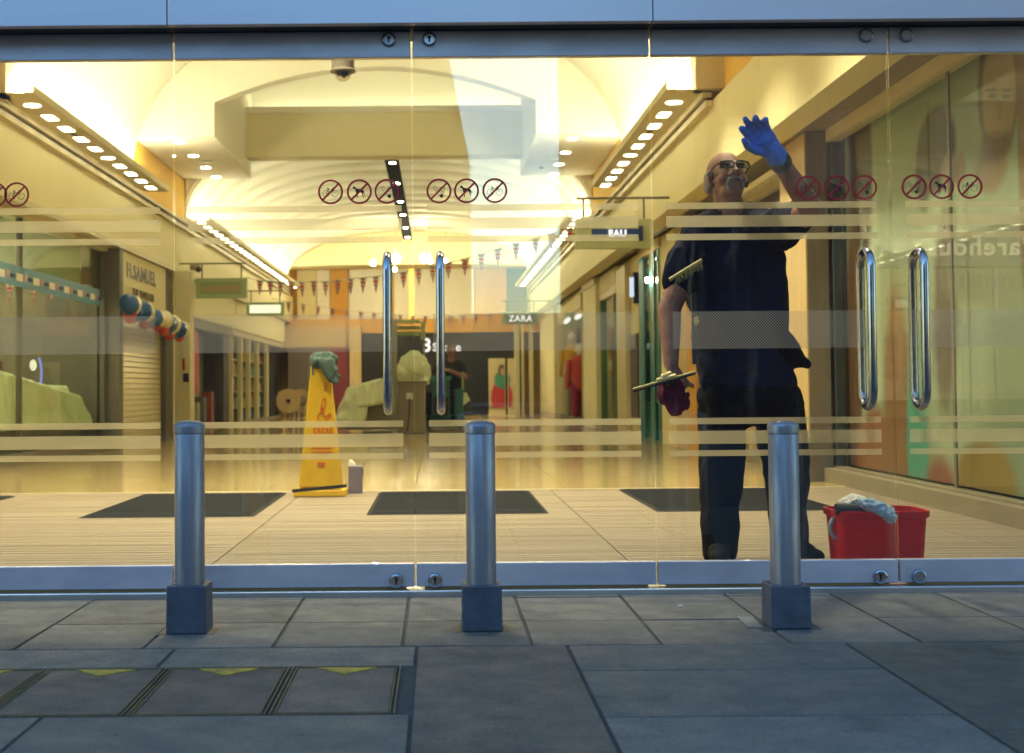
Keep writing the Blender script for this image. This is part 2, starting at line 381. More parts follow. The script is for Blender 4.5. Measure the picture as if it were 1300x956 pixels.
        if parent is not None:
            ob.parent = parent; ob.location = o - wloc(parent)
        else: ob.location = o
        if bevel:
            bv = ob.modifiers.new('bevel', 'BEVEL'); bv.width = bevel; bv.segments = 2; bv.limit_method = 'ANGLE'; bv.angle_limit = R(40)
        return ob
def wloc(o):
    v = Vector((0, 0, 0))
    while o is not None: v += Vector(o.location); o = o.parent
    return v
def B(name, mat, parent, x0, x1, y0, y1, z0, z1, bevel=0):
    return MB().box(x0, x1, y0, y1, z0, z1).build(name, mat, parent, bevel=bevel)
def thing(name, label, cat, loc=(0, 0, 0), group=None):
    o = bpy.data.objects.new(name, None); o.empty_display_size = .1; COL.objects.link(o); o.location = loc
    o['label'] = label; o['category'] = cat
    if group: o['group'] = group
    return o
def tag(o, label, cat, group=None):
    o['label'] = label; o['category'] = cat
    if group: o['group'] = group
    return o
def struct(o, kind='structure'): o['kind'] = kind; return o
def sroot(name, loc=(0, 0, 0)):
    o = bpy.data.objects.new(name, None); COL.objects.link(o); o.location = loc; o['kind'] = 'structure'; return o
def inst(src, parent, w):
    """another piece with the same mesh, at world place w"""
    o = src.copy(); COL.objects.link(o); o.parent = parent
    o.location = Vector(w) - (wloc(parent) if parent is not None else Vector()); return o
def dup(root, loc, label=None):
    r = root.copy(); COL.objects.link(r); r.location = loc
    if label: r['label'] = label
    for ch in list(root.children):
        c = ch.copy(); COL.objects.link(c); c.parent = r
        for g in ch.children:
            d = g.copy(); COL.objects.link(d); d.parent = c
    return r
def text(name, body, size, M, mat, parent=None, extrude=.004, bold=0.0, align='CENTER', xs=1.0):
    cu = bpy.data.curves.new(name, 'FONT'); cu.body = body; cu.size = size; cu.extrude = extrude; cu.offset = bold
    cu.align_x = align; cu.align_y = 'CENTER'; cu.resolution_u = 3; cu.space_character = 1.12
    tmp = bpy.data.objects.new(name, cu); COL.objects.link(tmp)
    bpy.context.view_layer.update()
    me = bpy.data.meshes.new_from_object(tmp.evaluated_get(bpy.context.evaluated_depsgraph_get()))
    bpy.data.objects.remove(tmp); bpy.data.curves.remove(cu)
    me.name = name
    Mx = M @ Matrix.Diagonal((xs, 1, 1, 1)); o = M.to_translation()
    L = Matrix.Translation(-o) @ Mx
    me.transform(L); me.materials.clear(); me.materials.append(mat)
    ob = bpy.data.objects.new(name, me); COL.objects.link(ob)
    if parent is not None: ob.parent = parent; ob.location = o - wloc(parent)
    else: ob.location = o
    return ob
FACE_CAM = Matrix.Rotation(R(90), 4, 'X')                                   # text that faces the street
FACE_PX = Matrix.Rotation(R(90), 4, 'Z') @ Matrix.Rotation(R(90), 4, 'X')   # on the left wall, faces +X
FACE_BACK = Matrix.Rotation(R(180), 4, 'Z') @ Matrix.Rotation(R(90), 4, 'X')
def at(v, rot): return Matrix.Translation(Vector(v)) @ rot
def blob(name, mb, mat, parent, voxel=.008, smooth=4, wrinkle=None, loc=None):
    """one continuous surface grown over overlapping solids"""
    o = mb.build(name, mat, None, loc=(0, 0, 0))
    r = o.modifiers.new('r', 'REMESH'); r.mode = 'VOXEL'; r.voxel_size = voxel
    if smooth:
        sm = o.modifiers.new('s', 'SMOOTH'); sm.iterations = smooth; sm.factor = .5
    bpy.context.view_layer.update()
    me = bpy.data.meshes.new_from_object(o.evaluated_get(bpy.context.evaluated_depsgraph_get()))
    old = o.data; o.modifiers.clear(); o.data = me; bpy.data.meshes.remove(old)
    me.name = name
    if wrinkle:
        amp, sc = wrinkle[0], Vector(wrinkle[1])
        nrm = [v.normal.copy() for v in me.vertices]
        for v, n in zip(me.vertices, nrm):
            q = Vector((v.co.x * sc.x, v.co.y * sc.y, v.co.z * sc.z))
            w = noise.noise(q) + .5 * noise.noise(q * 2.1 + Vector((9, 2, 5)))
            w = (1 - abs(w) * 2) if len(wrinkle) > 2 else w
            v.co += n * amp * w
    me.shade_smooth()
    me.materials.clear(); me.materials.append(mat)
    org = Vector(loc) if loc is not None else (wloc(parent) if parent is not None else Vector())
    me.transform(Matrix.Translation(-org))
    if parent is not None: o.parent = parent; o.location = org - wloc(parent)
    else: o.location = org
    return o


# ================================================================== THE STREET
def ground_y(py): return P(556, py, Z=0).y
Y_TH0, Y_TH1 = ground_y(751.5), 5.23
pavement = sroot('pavement')
B('mortar_bed', mortar_m, pavement, -9, 9, 1.55, 5.17, -.10, -.006)
xs0, pit, J = -.136 - .4 * 9, .402, .011
rows = [(ground_y(759.5), Y_TH0 - .004), (ground_y(789), ground_y(759.5)), (ground_y(820.5), ground_y(789))]
def slab(name, mat, x0, x1, y0, y1, top=0.0):
    j = J / 2
    o = MB().box(x0 + j, x1 - j, y0 + j, y1 - j, -.05, top).build(name, mat, pavement, loc=((x0 + x1) / 2, (y0 + y1) / 2, 0), bevel=.003)
    return o
rnd = random.Random(3)
for (y0, y1) in rows:
    src = None
    for i in range(22):
        x0 = xs0 + i * pit; dz = rnd.uniform(-.002, .0015)
        if src is None: src = slab('paving_slab', slab_m, x0, x0 + pit, y0, y1); 
        else: inst(src, pavement, (x0 + pit / 2, (y0 + y1) / 2, dz))
yb1, yb2 = ground_y(820.5), ground_y(844.5)
# the smooth band in front of the slabs, the warm slab in the middle, the bands to the right
for a, b in ((-4.2, -2.35), (-2.35, P(222, 824, Z=0).x), (P(222, 824, Z=0).x, P(529, 822, Z=0).x)):
    slab('kerb_slab', band_m, a, b, yb2, yb1)
xw0, xw1 = P(529, 822, Z=0).x, P(721, 822, Z=0).x
slab('granite_slab', warm_slab_m, xw0, xw1, 2.9, yb1)
slab('granite_slab', warm_slab_m, xw0, xw1, 2.0, 2.9)
xr = P(1104, 836, Z=0).x
yr2 = ground_y(853)
slab('kerb_slab', band_m, xw1, xr, yr2, yb1); slab('kerb_slab', band_m, xw1, xr, 3.25, yr2); slab('kerb_slab', band_m, xw1, xr, 2.55, 3.25); slab('kerb_slab', band_m, xw1, xr, 2.0, 2.55)
slab('granite_slab', warm_slab_m, xr, xr + 1.5, 3.1, yb1); slab('granite_slab', warm_slab_m, xr, xr + 1.5, 2.0, 3.1)
slab('granite_slab', warm_slab_m, xr + 1.5, xr + 3, 3.1, yb1); slab('granite_slab', warm_slab_m, xr + 1.5, xr + 3, 2.0, 3.1)
for k in range(9): slab('kerb_stone', band_m, -4.2 + k * .95, -4.2 + (k + 1) * .95, 1.62, 2.0)
for a, b in zip([-4.2, -3.05, -1.9, -.98], [-3.05, -1.9, -.98, xw0]):
    slab('kerb_slab', band_m, a, b, 2.62, 3.30); slab('kerb_slab', band_m, a, b, 2.0, 2.62)
# cable pit covers with their yellow warning triangles
xc = [-2.36 + .0, -1.79, P(214, 849, Z=0).x, P(369, 849, Z=0).x, P(520, 845, Z=0).x]
xc = [xc[2] - (xc[3] - xc[2]) * 2, xc[2] - (xc[3] - xc[2]), xc[2], xc[3], xc[4] - .02]
for i in range(4):
    a, b = xc[i], xc[i + 1]
    for (y0, y1, tri) in ((3.30, yb2, True),):
        cv = thing('pit_cover', 'x', 'pit cover', ((a + b) / 2, (y0 + y1) / 2, 0), 'recessed metal pit covers in the pavement')
        cv['label'] = 'stone filled pit cover framed in metal, ' + ('%s of the row below the left bollard' % ['first', 'second', 'third', 'fourth'][i] if tri else '%s in the row nearest the kerb' % ['first', 'second', 'third', 'fourth'][i])
        MB().box(a + .022, b - .022, y0 + .022, y1 - .022, -.045, -.001).build('infill', warm_slab_m, cv)
        f = MB(); g = .004
        for t in (0, .011):
            q = .008
            f.box(a + g + t, a + g + t + q - .003, y0 + g + t, y1 - g - t, -.045, .0015); f.box(b - g - t - q + .003, b - g - t, y0 + g + t, y1 - g - t, -.045, .0015)
            f.box(a + g + t + q, b - g - t - q, y1 - g - t - q + .003, y1 - g - t, -.045, .0015); f.box(a + g + t + q, b - g - t - q, y0 + g + t, y0 + g + t + q - .003, -.045, .0015)
        f.build('frame', brass_m, cv)
        if tri:
            c = (a + b) / 2
            MB().prism([(c - .085, y1 - .028), (c + .085, y1 - .028), (c, y1 - .115)], lambda u, v, d: (u, v, d), -.002, .002).build('warning_triangle', yellow_paint, cv)
road = struct(MB().box(-60, 60, -9.2, 1.6, -.3, -.12).build('road', asphalt))
struct(MB().box(-60, 60, -13.9, -9.2, -.3, 0).build('far_pavement', slab_m))
struct(MB().box(-300, 300, -300, 60, -.5, -.31).build('ground', asphalt))
struct(MB().box(-60, -9, 1.55, 5.2, -.3, -.004).build('side_pavement', slab_m)); struct(MB().box(9, 60, 1.55, 5.2, -.3, -.004).build('side_pavement', slab_m))

# ------------------------------------------------------------------ bollards
def bollard(px, lab, lean, extra):
    Yb = 4.44; c = P(px, 770, Y=Yb); x = c.x
    t = thing('bollard', lab, 'bollard', (x, Yb, 0), 'steel bollards in front of the doors')
    top = P(px, 536, Y=Yb).z; r = .0495; zc = P(px, 744, Y=Yb - .066).z
    m = MB().lathe([(r, zc - .02), (r, top - .040), (r * .985, top - .0385)], (x, Yb, 0), 40); m.build('shaft', bol_m, t, smooth=40)
    MB().lathe([(r * .96, top - .0385), (r * 1.035, top - .0365), (r * 1.045, top - .014), (r * 1.02, top - .007), (r * .93, top - .0015), (r * .55, top + .005), (.004, top + .0075)], (x, Yb, 0), 40).build('cap', bol_m, t, smooth=50)
    h1, h2, d = .0645, .0665, .066
    MB().taper([(x - h2, Yb - d - .002, .002), (x + h2, Yb - d - .002, .002), (x + h2, Yb + d, .002), (x - h2, Yb + d, .002)],
               [(x - h1, Yb - d, zc), (x + h1, Yb - d, zc), (x + h1, Yb + d, zc), (x - h1, Yb + d, zc)]).build('base_collar', collar_m, t, bevel=.005)
    MB().box(x - .10, x + .10, Yb - .08, Yb + .10, -.003, .0012).build('mortar_surround', mortar_m, t)
    for sx in ((-1, 1) if extra != 2 else ()):
        MB().box(x + sx * .080 - .010, x + sx * .080 + .010, Yb - .068, Yb + .05, -.003, .003).build('frame_edge', brass_m, t)
    return t
bollard(241.0, 'brushed steel bollard on blue collar below the left pane join', 0, 0)
bollard(611.5, 'middle brushed steel bollard, in front of the pane with the purple bicycle sign', 0, 1)
b3 = bollard(998.0, 'brushed steel bollard standing in front of the window cleaner', 0, 2)
o = MB().prism([(P(935, 783, Z=0).x, P(935, 783, Z=0).y), (P(950, 797, Z=0).x, P(950, 797, Z=0).y), (P(969, 797, Z=0).x, P(969, 797, Z=0).y), (P(955, 784, Z=0).x, P(955, 784, Z=0).y)], lambda u, v, d: (u, v, d), .0, .0022).build('cement_stain', patch_m, pavement)

# ------------------------------------------------------------------ the shop front above and below the doors
fy = 5.06
zf = P(540, 29, Y=fy).z; ztop = gz(40.2); 
fascia = sroot('fascia')
sx = [gx(212, fy, 20) - 1.877 * 3, gx(212, fy, 20) - 1.877 * 2, gx(212, fy, 20) - 1.877, gx(212, fy, 20), gx(829, fy, 20), gx(829, fy, 20) + 1.877, gx(829, fy, 20) + 3.75]
for a, b in zip(sx, sx[1:]):
    MB().box(a + .002, b - .002, fy, fy + .04, zf, zf + .9).build('fascia_panel', fascia_m, fascia, loc=((a + b) / 2, fy, zf), bevel=.002)
B('fascia_backing', soffit_m, fascia, sx[0], sx[-1], fy + .042, 5.32, zf + .004, zf + .9)
B('soffit', soffit_m, fascia, sx[0], sx[-1], fy + .041, 5.34, ztop + .004, zf + .0035)
struct(MB().box(-12, 12, 5.10, 6.0, zf + .91, 13).build('upper_front', pbr('front_stone', (.35, .33, .30), .8, var=(2, (.28, .27, .25)), bump=(20, .3))))
struct(MB().box(-12, -2.93, 5.1, 5.5, 0, zf + .905).build('front_wall', MATS['front_stone'])); struct(MB().box(3.70, 12, 5.1, 5.5, 0, zf + .905).build('front_wall', MATS['front_stone']))
zb0, zb1 = gz(744), gz(714.5)
thr = sroot('threshold')
B('threshold_plate', thresh_m, thr, -2.93, 3.7, 5.135, 5.27, -.06, gz(747.5, 540) + .002, bevel=.004)

# ------------------------------------------------------------------ glass doors
edges = [-2.902, -1.966, -1.030, -.094, .842, 1.778, 2.714, 3.650]
def stroke(m, pts, w, y0, y1, mi=0, closed=False):
    pts = [Vector((p[0], p[1])) for p in pts]; k = len(pts)
    for i in range(k if closed else k - 1):
        a, b = pts[i], pts[(i + 1) % k]; d = b - a
        if d.length < 1e-7: continue
        d.normalize(); n = Vector((-d.y, d.x)) * w / 2; e = d * w * .3
        m.prism([tuple(a - e - n), tuple(b + e - n), tuple(b + e + n), tuple(a - e + n)], lambda u, v, q: (u, q, v), y0, y1, mi)
def circ(cx, cz, r, n=28, a0=0, a1=360): return [(cx + r * math.cos(R(a0 + (a1 - a0) * i / n)), cz + r * math.sin(R(a0 + (a1 - a0) * i / n))) for i in range(n + (0 if a1 - a0 == 360 else 1))]
def ring(m, cx, cz, r0, r1, y0, y1, n=36, mi=0):
    for i in range(n):
        a, b = 2 * math.pi * i / n, 2 * math.pi * (i + 1) / n
        q = [(cx + r0 * math.cos(a), cz + r0 * math.sin(a)), (cx + r1 * math.cos(a), cz + r1 * math.sin(a)), (cx + r1 * math.cos(b), cz + r1 * math.sin(b)), (cx + r0 * math.cos(b), cz + r0 * math.sin(b))]
        m.face([(u, y0, v) for u, v in q], mi); m.face([(u, y1, v) for u, v in q][::-1], mi)
def sticker(kind, x, z, door):
    yf = GY - .0065; m = MB(); ring(m, 0, 0, .0415, .049, -.0010, .0, 40)
    stroke(m, [(-.031, -.031), (.031, .031)], .0075, -.0012, -.0002)
    m.v = [(a + x, b + yf, c + z) for a, b, c in m.v]
    s = m.build('no_%s_sticker' % kind, stick_red, door, loc=(x, yf, z))
    g = MB(); y0, y1 = -.0007, .0001
    if kind == 'cycling':
        for cx in (-.0175, .0175): stroke(g, circ(cx, -.006, .0125, 24), .0014, y0, y1, closed=True)
        stroke(g, [(-.0175, -.006), (-.010, .009), (.0085, .009), (.0175, -.006)], .0018, y0, y1); stroke(g, [(-.010, .009), (-.003, -.007), (.0085, .009)], .0018, y0, y1); stroke(g, [(-.0175, -.006), (-.003, -.007)], .0018, y0, y1)
        stroke(g, [(-.0135, .014), (-.0065, .014)], .003, y0, y1); stroke(g, [(.0085, .009), (.0065, .016), (.0125, .016)], .0018, y0, y1); stroke(g, [(-.010, .009), (-.010, .014)], .0018, y0, y1)
    elif kind == 'dogs':
        body = [(-.026, .016), (-.022, .021), (-.017, .020), (-.012, .013), (-.004, .010), (.006, .010), (.013, .007), (.019, .000), (.021, -.014), (.0195, -.014), (.017, -.002), (.0155, -.004), (.015, -.012), (.017, -.023), (.0145, -.023), (.012, -.011), (.008, -.002), (-.001, -.004), (-.005, -.002), (-.007, -.012), (-.0065, -.024), (-.010, -.024), (-.011, -.010), (-.014, .001), (-.0175, .011), (-.026, .013)]
        g.prism(body, lambda u, v, d: (u, d, v), y0, y1)
    else:
        c, s_ = math.cos(R(-52)), math.sin(R(-52))
        rt = lambda u, v: (u * c - v * s_ - .004, u * s_ + v * c - .002)
        stroke(g, [rt(-.026, -.0045), rt(.016, -.0045), rt(.016, .0045), rt(-.026, .0045)], .0014, y0, y1, closed=True)
        g.prism([rt(.016, -.006), rt(.028, -.006), rt(.028, .006), rt(.016, .006)], lambda u, v, d: (u, d, v), y0, y1)
        stroke(g, [(.014, -.014), (.014, -.004), (.004, .003), (.003, .012), (.012, .017), (.022, .012), (.020, .003)], .0018, y0, y1); stroke(g, [(.019, -.012), (.020, -.004), (.012, .004)], .0014, y0, y1)
    g.v = [(a + x, b + yf, c2 + z) for a, b, c2 in g.v]
    g.build('pictogram', stick_blk, s, loc=(x, yf, z))
def lock(x, z, door, blank=False):
    T = Matrix.Rotation(R(90), 3, 'X'); yf = GY - .0195
    l = MB().lathe([(.0285, -.004), (.0285, .006), (.026, .011), (.0215, .013), (.0205, .010), (.004, .010)], (x, yf, z), 28, T=T).build('lock_cylinder', chrome if not blank else steel, door, loc=(x, yf, z), smooth=30)
    if not blank:
        MB().box(x - .003, x + .003, yf - .0125, yf - .010, z - .012, z + .012).box(x - .006, x + .006, yf - .0128, yf - .010, z + .002, z + .012).build('keyhole', black_m, l, loc=(x, yf, z))
    return l
ztr0, ztr1 = gz(74), gz(40.8)
bars_t = [(260.5, 268.5), (277, 291.5), (300, 308)]; bars_b = [(533.5, 541.5), (550, 566.5), (574.5, 582)]
labels = ['end glass door hung beside the stone wall on the left','glass door at the far left with a lone no cycling sticker near its edge',
          'glass door with the left bollard before it and handle on its right edge',
          'glass door with the purple tinted no cycling sticker and middle bollard',
          'glass door the cleaner stands behind, with the dark wiped pane',
          'glass door at the far right beside the fashion posters', 'end glass door hung beside the stone wall on the right']
for n in range(7):
    i = n - 1; x0, x1 = edges[n] + .004, edges[n + 1] - .004
    t = thing('glass_door', labels[n], 'door', ((x0 + x1) / 2, GY, 0), 'frameless glass entrance doors')
    MB().box(x0, x1, GY - .019, GY + .019, zb0, zb1).build('bottom_rail', rail_m, t, bevel=.003)
    MB().box(x0, x1, GY - .019, GY + .019, ztr0, ztr1).build('top_rail', rail_m, t, bevel=.003)
    MB().box(x0 + .03, x1 - .03, GY - .006, GY + .006, zb0 - .012, zb0 - .001).build('brush_seal', seal_m, t)
    MB().box(x0, x1, GY - .006, GY + .006, zb1 + .0005, ztr0 - .0005).build('glass_pane', wetpane_m if i == 3 else pane_m, t)
    m0, m1 = x0 + .052, x1 - (.040 if i == 1 else .050)
    for a, b in bars_t + bars_b:
        MB().face([(m0, GY - .0072, gz(b)), (m1, GY - .0072, gz(b)), (m1, GY - .0072, gz(a)), (m0, GY - .0072, gz(a))]).build('frosted_bar', film_m, t)
    MB().face([(m0 + .02, GY - .0072, gz(446)), (m1 - .02, GY - .0072, gz(446)), (m1 - .02, GY - .0072, gz(398.5)), (m0 + .02, GY - .0072, gz(398.5))]).build('dotted_band', dot_m, t)
    left_hand = i in (-1, 1, 3, 5)
    zs = gz(243)
    if left_hand: ks = [('cycling', x1 - .318), ('dogs', x1 - .205), ('smoking', x1 - .097)]
    else: ks = [('smoking', x0 + .099), ('dogs', x0 + .207), ('cycling', x0 + .318)]
    if i == 0: ks = [('dogs', x1 - .698), ('cycling', x1 - .612)]
    if i == 4: ks = [('smoking', x0 + .089), ('dogs', x0 + .197), ('cycling', x0 + .308)]
    for k, x in ks: sticker(k, x, zs, t)
    # back-to-back pull handle
    hx = x1 - .098 if left_hand else x0 + .100
    if i: 
        zt, zb = P(500, 322, Y=GY - .07).z, P(500, 522, Y=GY - .07).z; d = .066
        pts = []
        for k in range(13):
            a = math.pi * k / 12; pts.append((hx, GY - d * math.cos(a), zt - d + d * math.sin(a)))
        for k in range(13):
            a = math.pi * k / 12; pts.append((hx, GY + d * math.cos(a), zb + d - d * math.sin(a)))
        MB().tube(pts, .0168, 20, closed=True).build('pull_handle', chrome, t, smooth=60)
        lx = x1 - .071 if left_hand else x0 + .071
        lock(lx, gz(736), t, blank=(i == 4)); lock(x1 - .085 if left_hand else x0 + .066, gz(52), t, blank=(i >= 3))
struct(B('centre_stop', soffit_m, None, -.112, -.076, GY + .02, GY + .05, -.02, .012))

# ------------------------------------------------------------------ across the street (seen mirrored in the panes)
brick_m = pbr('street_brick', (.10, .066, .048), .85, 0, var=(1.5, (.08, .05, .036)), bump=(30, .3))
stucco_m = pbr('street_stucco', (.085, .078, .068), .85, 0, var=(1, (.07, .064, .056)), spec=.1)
roof_m = pbr('street_slate', (.06, .062, .07), .7)
winglass_m = pbr('street_window', (.02, .022, .025), .35, 0, spec=.15)
def street_house(name, lab, x0, x1, y0, y1, h, mat, mansard=0.0, cols=5, shop=3.3, flip=1):
    t = thing(name, lab, 'building', ((x0 + x1) / 2, (y0 + y1) / 2, 0), 'buildings across the street')
    MB().box(x0, x1, y0, y1, 0, h).build('wall', mat, t)
    if mansard:
        s = mansard
        MB().taper([(x0, y0, h + .003), (x1, y0, h + .003), (x1, y1, h + .003), (x0, y1, h + .003)], [(x0 + s, y0 + s, h + 4.2), (x1 - s, y0 + s, h + 4.2), (x1 - s, y1 - s, h + 4.2), (x0 + s, y1 - s, h + 4.2)]).build('roof', roof_m, t)
    else: MB().box(x0 - .15, x1 + .15, y0 - .15, y1 + .15, h + .003, h + .35).build('cornice', stucco_m, t)
    w = (x1 - x0) / cols; z = shop + 1.0; wsrc = None
    while z + 1.6 < h:
        for c in range(cols):
            cx = x0 + (c + .5) * w
            f = MB().box(cx - .62, cx + .62, y1, y1 + .06, z, z + 1.7).build('window', stucco_m, t, loc=(cx, y1, z)) if wsrc is None else inst(wsrc, t, (cx, y1, z))
            if wsrc is None:
                wsrc = f
            g = MB().box(cx - .52, cx + .52, y1 + .062, y1 + .075, z + .1, z + 1.6).build('pane', winglass_m, f, loc=(cx, y1, z)) if c == 0 and z < shop + 1.1 else None
            if g is None:
                g = psrc.copy(); COL.objects.link(g); g.parent = f
            else: psrc = g
        z += 3.1
    return t
YB = -14.0
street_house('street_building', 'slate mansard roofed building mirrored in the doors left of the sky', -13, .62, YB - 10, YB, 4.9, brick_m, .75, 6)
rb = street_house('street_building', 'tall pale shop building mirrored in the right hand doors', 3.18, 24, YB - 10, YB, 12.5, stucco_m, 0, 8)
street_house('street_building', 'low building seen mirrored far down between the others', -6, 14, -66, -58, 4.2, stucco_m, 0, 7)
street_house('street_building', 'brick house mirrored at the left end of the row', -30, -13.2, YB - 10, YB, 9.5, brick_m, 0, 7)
# its shop window and sign
B('shop_fascia', pbr('fascia_grey', (.10, .10, .09), .6), rb, 7.8, 13.8, YB + .002, YB + .2, 2.93, 3.62)
text('shop_lettering', 'Carphone Warehouse', .47, at((11.05, YB + .22, 3.27), FACE_BACK), emit('sign_letter', (1, .90, .55), .20), rb, .02, .004)
B('shop_window', emit('far_shop_light', (1, .85, .5), .06), rb, 7.9, 13.7, YB + .002, YB + .05, .5, 2.9)
for k in range(6): B('shop_mullion', black_m, rb, 7.95 + k * 1.13 - .04, 7.95 + k * 1.13 + .04, YB + .052, YB + .12, .5, 2.9)

v = P(864, 771, Z=0)
o = MB().tube([(v.x - .008, v.y, .0045), (v.x + .008, v.y + .006, .0045)], .0038, 10).build('cigarette_butt', pbr('paper_white', (.7, .66, .6), .8), None, loc=tuple(v), smooth=40); tag(o, 'small white cigarette butt on the slab left of the right bollard', 'cigarette butt')

matt = pbr('reflection_damper', (.016, .016, .017), 1.0, spec=0.0)  # matt black panels added to keep mirrored light off the cleaner's shirt
B('damper_panel', matt, rb, 3.3, 7.75, YB + .002, YB + .08, 0, 3.7); B('damper_panel', matt, rb, 13.85, 23.8, YB + .002, YB + .08, 0, 3.7)

# ================================================================== INSIDE THE CENTRE
XL, XR, XM = -4.38, 2.72, -.83
# floor: polished tiles, ribbed entrance matting, rubber mats
fl = sroot('floor')
YM = P(540, 622.5, Z=0).y
B('screed', grout_m, fl, -9, 8, 5.28, 48, -.12, -.012)
src = None; nb = 0
tx, ty = .592, .62
for j in range(15):
    for i in range(14):
        x = XL - .55 + tx * (i + .5); y = YM + .03 + ty * (j + .5)
        if abs(x / y) > .62 and x > 0: continue
        if x < 0 and -x / y > .42: continue
        if src is None:
            src = MB().box(x - tx / 2 + .002, x + tx / 2 - .002, y - ty / 2 + .002, y + ty / 2 - .002, -.02, 0).build('floor_tile', tile_m, fl, loc=(x, y, 0)); o = src
        else: o = inst(src, fl, (x, y, 0))
ye = YM + .03 + ty * 15
B('far_tiling', tile_m, fl, -9, 8, ye + .002, 47, -.02, 0)
B('side_tiling', tile_m, fl, XL - .55 + tx * 14 + .004, 8, YM + .03, ye, -.02, -.0005); B('side_tiling', tile_m, fl, -9, XL - .56, YM + .03, ye, -.02, -.0005)
B('edge_trim', tan_m, fl, -9, 8, YM - .005, YM + .028, -.02, .002)
lm = ['left edge', 'left of centre', 'right of centre', 'right edge']
xsec = [-4.86, -2.94, -1.04, .86, 3.24]
for k in range(4):
    a, b = xsec[k] + .004, xsec[k + 1] - .004
    t = thing('entrance_matting', 'section of pale ribbed entrance matting at the %s of the doorway floor' % lm[k], 'matting', ((a + b) / 2, 7.8, 0), 'ribbed matting sections')
    MB().box(a, b, 5.29, YM - .007, -.011, -.006).build('backing', ribbase_m, t)
    m = MB(); y = 5.295; rr = random.Random(k)
    while y < YM - .03:
        h = rr.uniform(-.0012, .0008)
        m.taper([(a, y, -.0055), (b, y, -.0055), (b, y + .0125, -.0055), (a, y + .0125, -.0055)], [(a, y + .0015, .002 + h), (b, y + .0015, .002 + h), (b, y + .011, .002 + h), (a, y + .011, .002 + h)])
        y += .0175
    o = m.build('rib', rib_m, t); o['kind'] = 'stuff'
for k, (a, b, y0, y1) in enumerate([(-4.35, -3.2, 8.3, 10.1), (-2.26, -1.16, 8.35, 10.17), (-.46, .69, 8.4, 10.17), (1.375, 2.56, 8.45, 10.25)]):
    t = thing('rubber_mat', ['black rubber mat cut off by the left edge', 'black rubber mat behind the left bollard', 'black rubber mat behind the middle bollard', 'black rubber mat behind the cleaner\'s legs'][k], 'mat', ((a + b) / 2, (y0 + y1) / 2, .004), 'black rubber mats on the ribbed matting')
    MB().taper([(a, y0, .0035), (b, y0, .0035), (b, y1, .0035), (a, y1, .0035)], [(a + .02, y0 + .02, .010), (b - .02, y0 + .02, .010), (b - .02, y1 - .02, .010), (a + .02, y1 - .02, .010)]).build('border', matedge_m, t)
    MB().box(a + .028, b - .028, y0 + .028, y1 - .028, .0085, .0125).build('pile', mat_m, t)

# ------------------------------------------------------------------ walls and ceilings
wr = sroot('right_wall')
B('upper_wall', wall_m, wr, XR, XR + .25, 5.3, 41, 2.87, 3.60)
B('recess_wall', ochre_m, wr, XR + .10, XR + .35, 5.3, 41, 3.605, 6.9)
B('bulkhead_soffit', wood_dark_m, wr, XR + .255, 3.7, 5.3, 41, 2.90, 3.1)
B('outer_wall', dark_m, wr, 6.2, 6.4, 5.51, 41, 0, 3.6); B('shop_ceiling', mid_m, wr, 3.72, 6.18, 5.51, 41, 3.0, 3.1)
B('cornice', tan_m, wr, XR - .07, XR - .002, 13, 39, 3.54, 3.60); B('cornice', tan_m, wr, XR - .10, XR - .002, 13, 39, 3.63, 3.68)
B('track', black_m, wr, XR - .055, XR - .004, 13, 39, 3.601, 3.629)
wl = sroot('left_wall')
B('upper_wall', wall_m, wl, XL - .25, XL, 5.3, 41, 2.83, 3.60)
B('recess_wall', ochre_m, wl, XL - .35, XL - .10, 5.3, 41, 3.605, 6.9)
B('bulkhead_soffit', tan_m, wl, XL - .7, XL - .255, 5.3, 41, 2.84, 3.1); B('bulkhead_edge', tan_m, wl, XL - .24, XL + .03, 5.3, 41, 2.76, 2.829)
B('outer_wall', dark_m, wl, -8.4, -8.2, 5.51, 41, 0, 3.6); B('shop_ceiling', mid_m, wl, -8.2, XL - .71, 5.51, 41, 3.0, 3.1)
B('cornice', tan_m, wl, XL + .002, XL + .07, 13, 39, 3.54, 3.60); B('cornice', tan_m, wl, XL + .002, XL + .10, 13, 39, 3.63, 3.68)
B('track', black_m, wl, XL + .004, XL + .055, 13, 39, 3.601, 3.629)
B('near_wall', wall_m, wl, XL - .25, XL, 5.51, 12.6, 0, 2.755)
ce = sroot('ceiling')
B('lobby_ceiling', white_m, ce, XL - .4, XR + .4, 5.3, 12.98, 4.25, 4.4)
B('roof_slab', soffit_m, ce, -9, 7, 5.3, 48, 7.0, 7.2)
def arch_pt(t, hw, z0, hz, e=2.4):
    c, s_ = math.cos(t), math.sin(t)
    return (XM + hw * math.copysign(abs(c) ** (2 / e), c), z0 + hz * abs(s_) ** (2 / e))
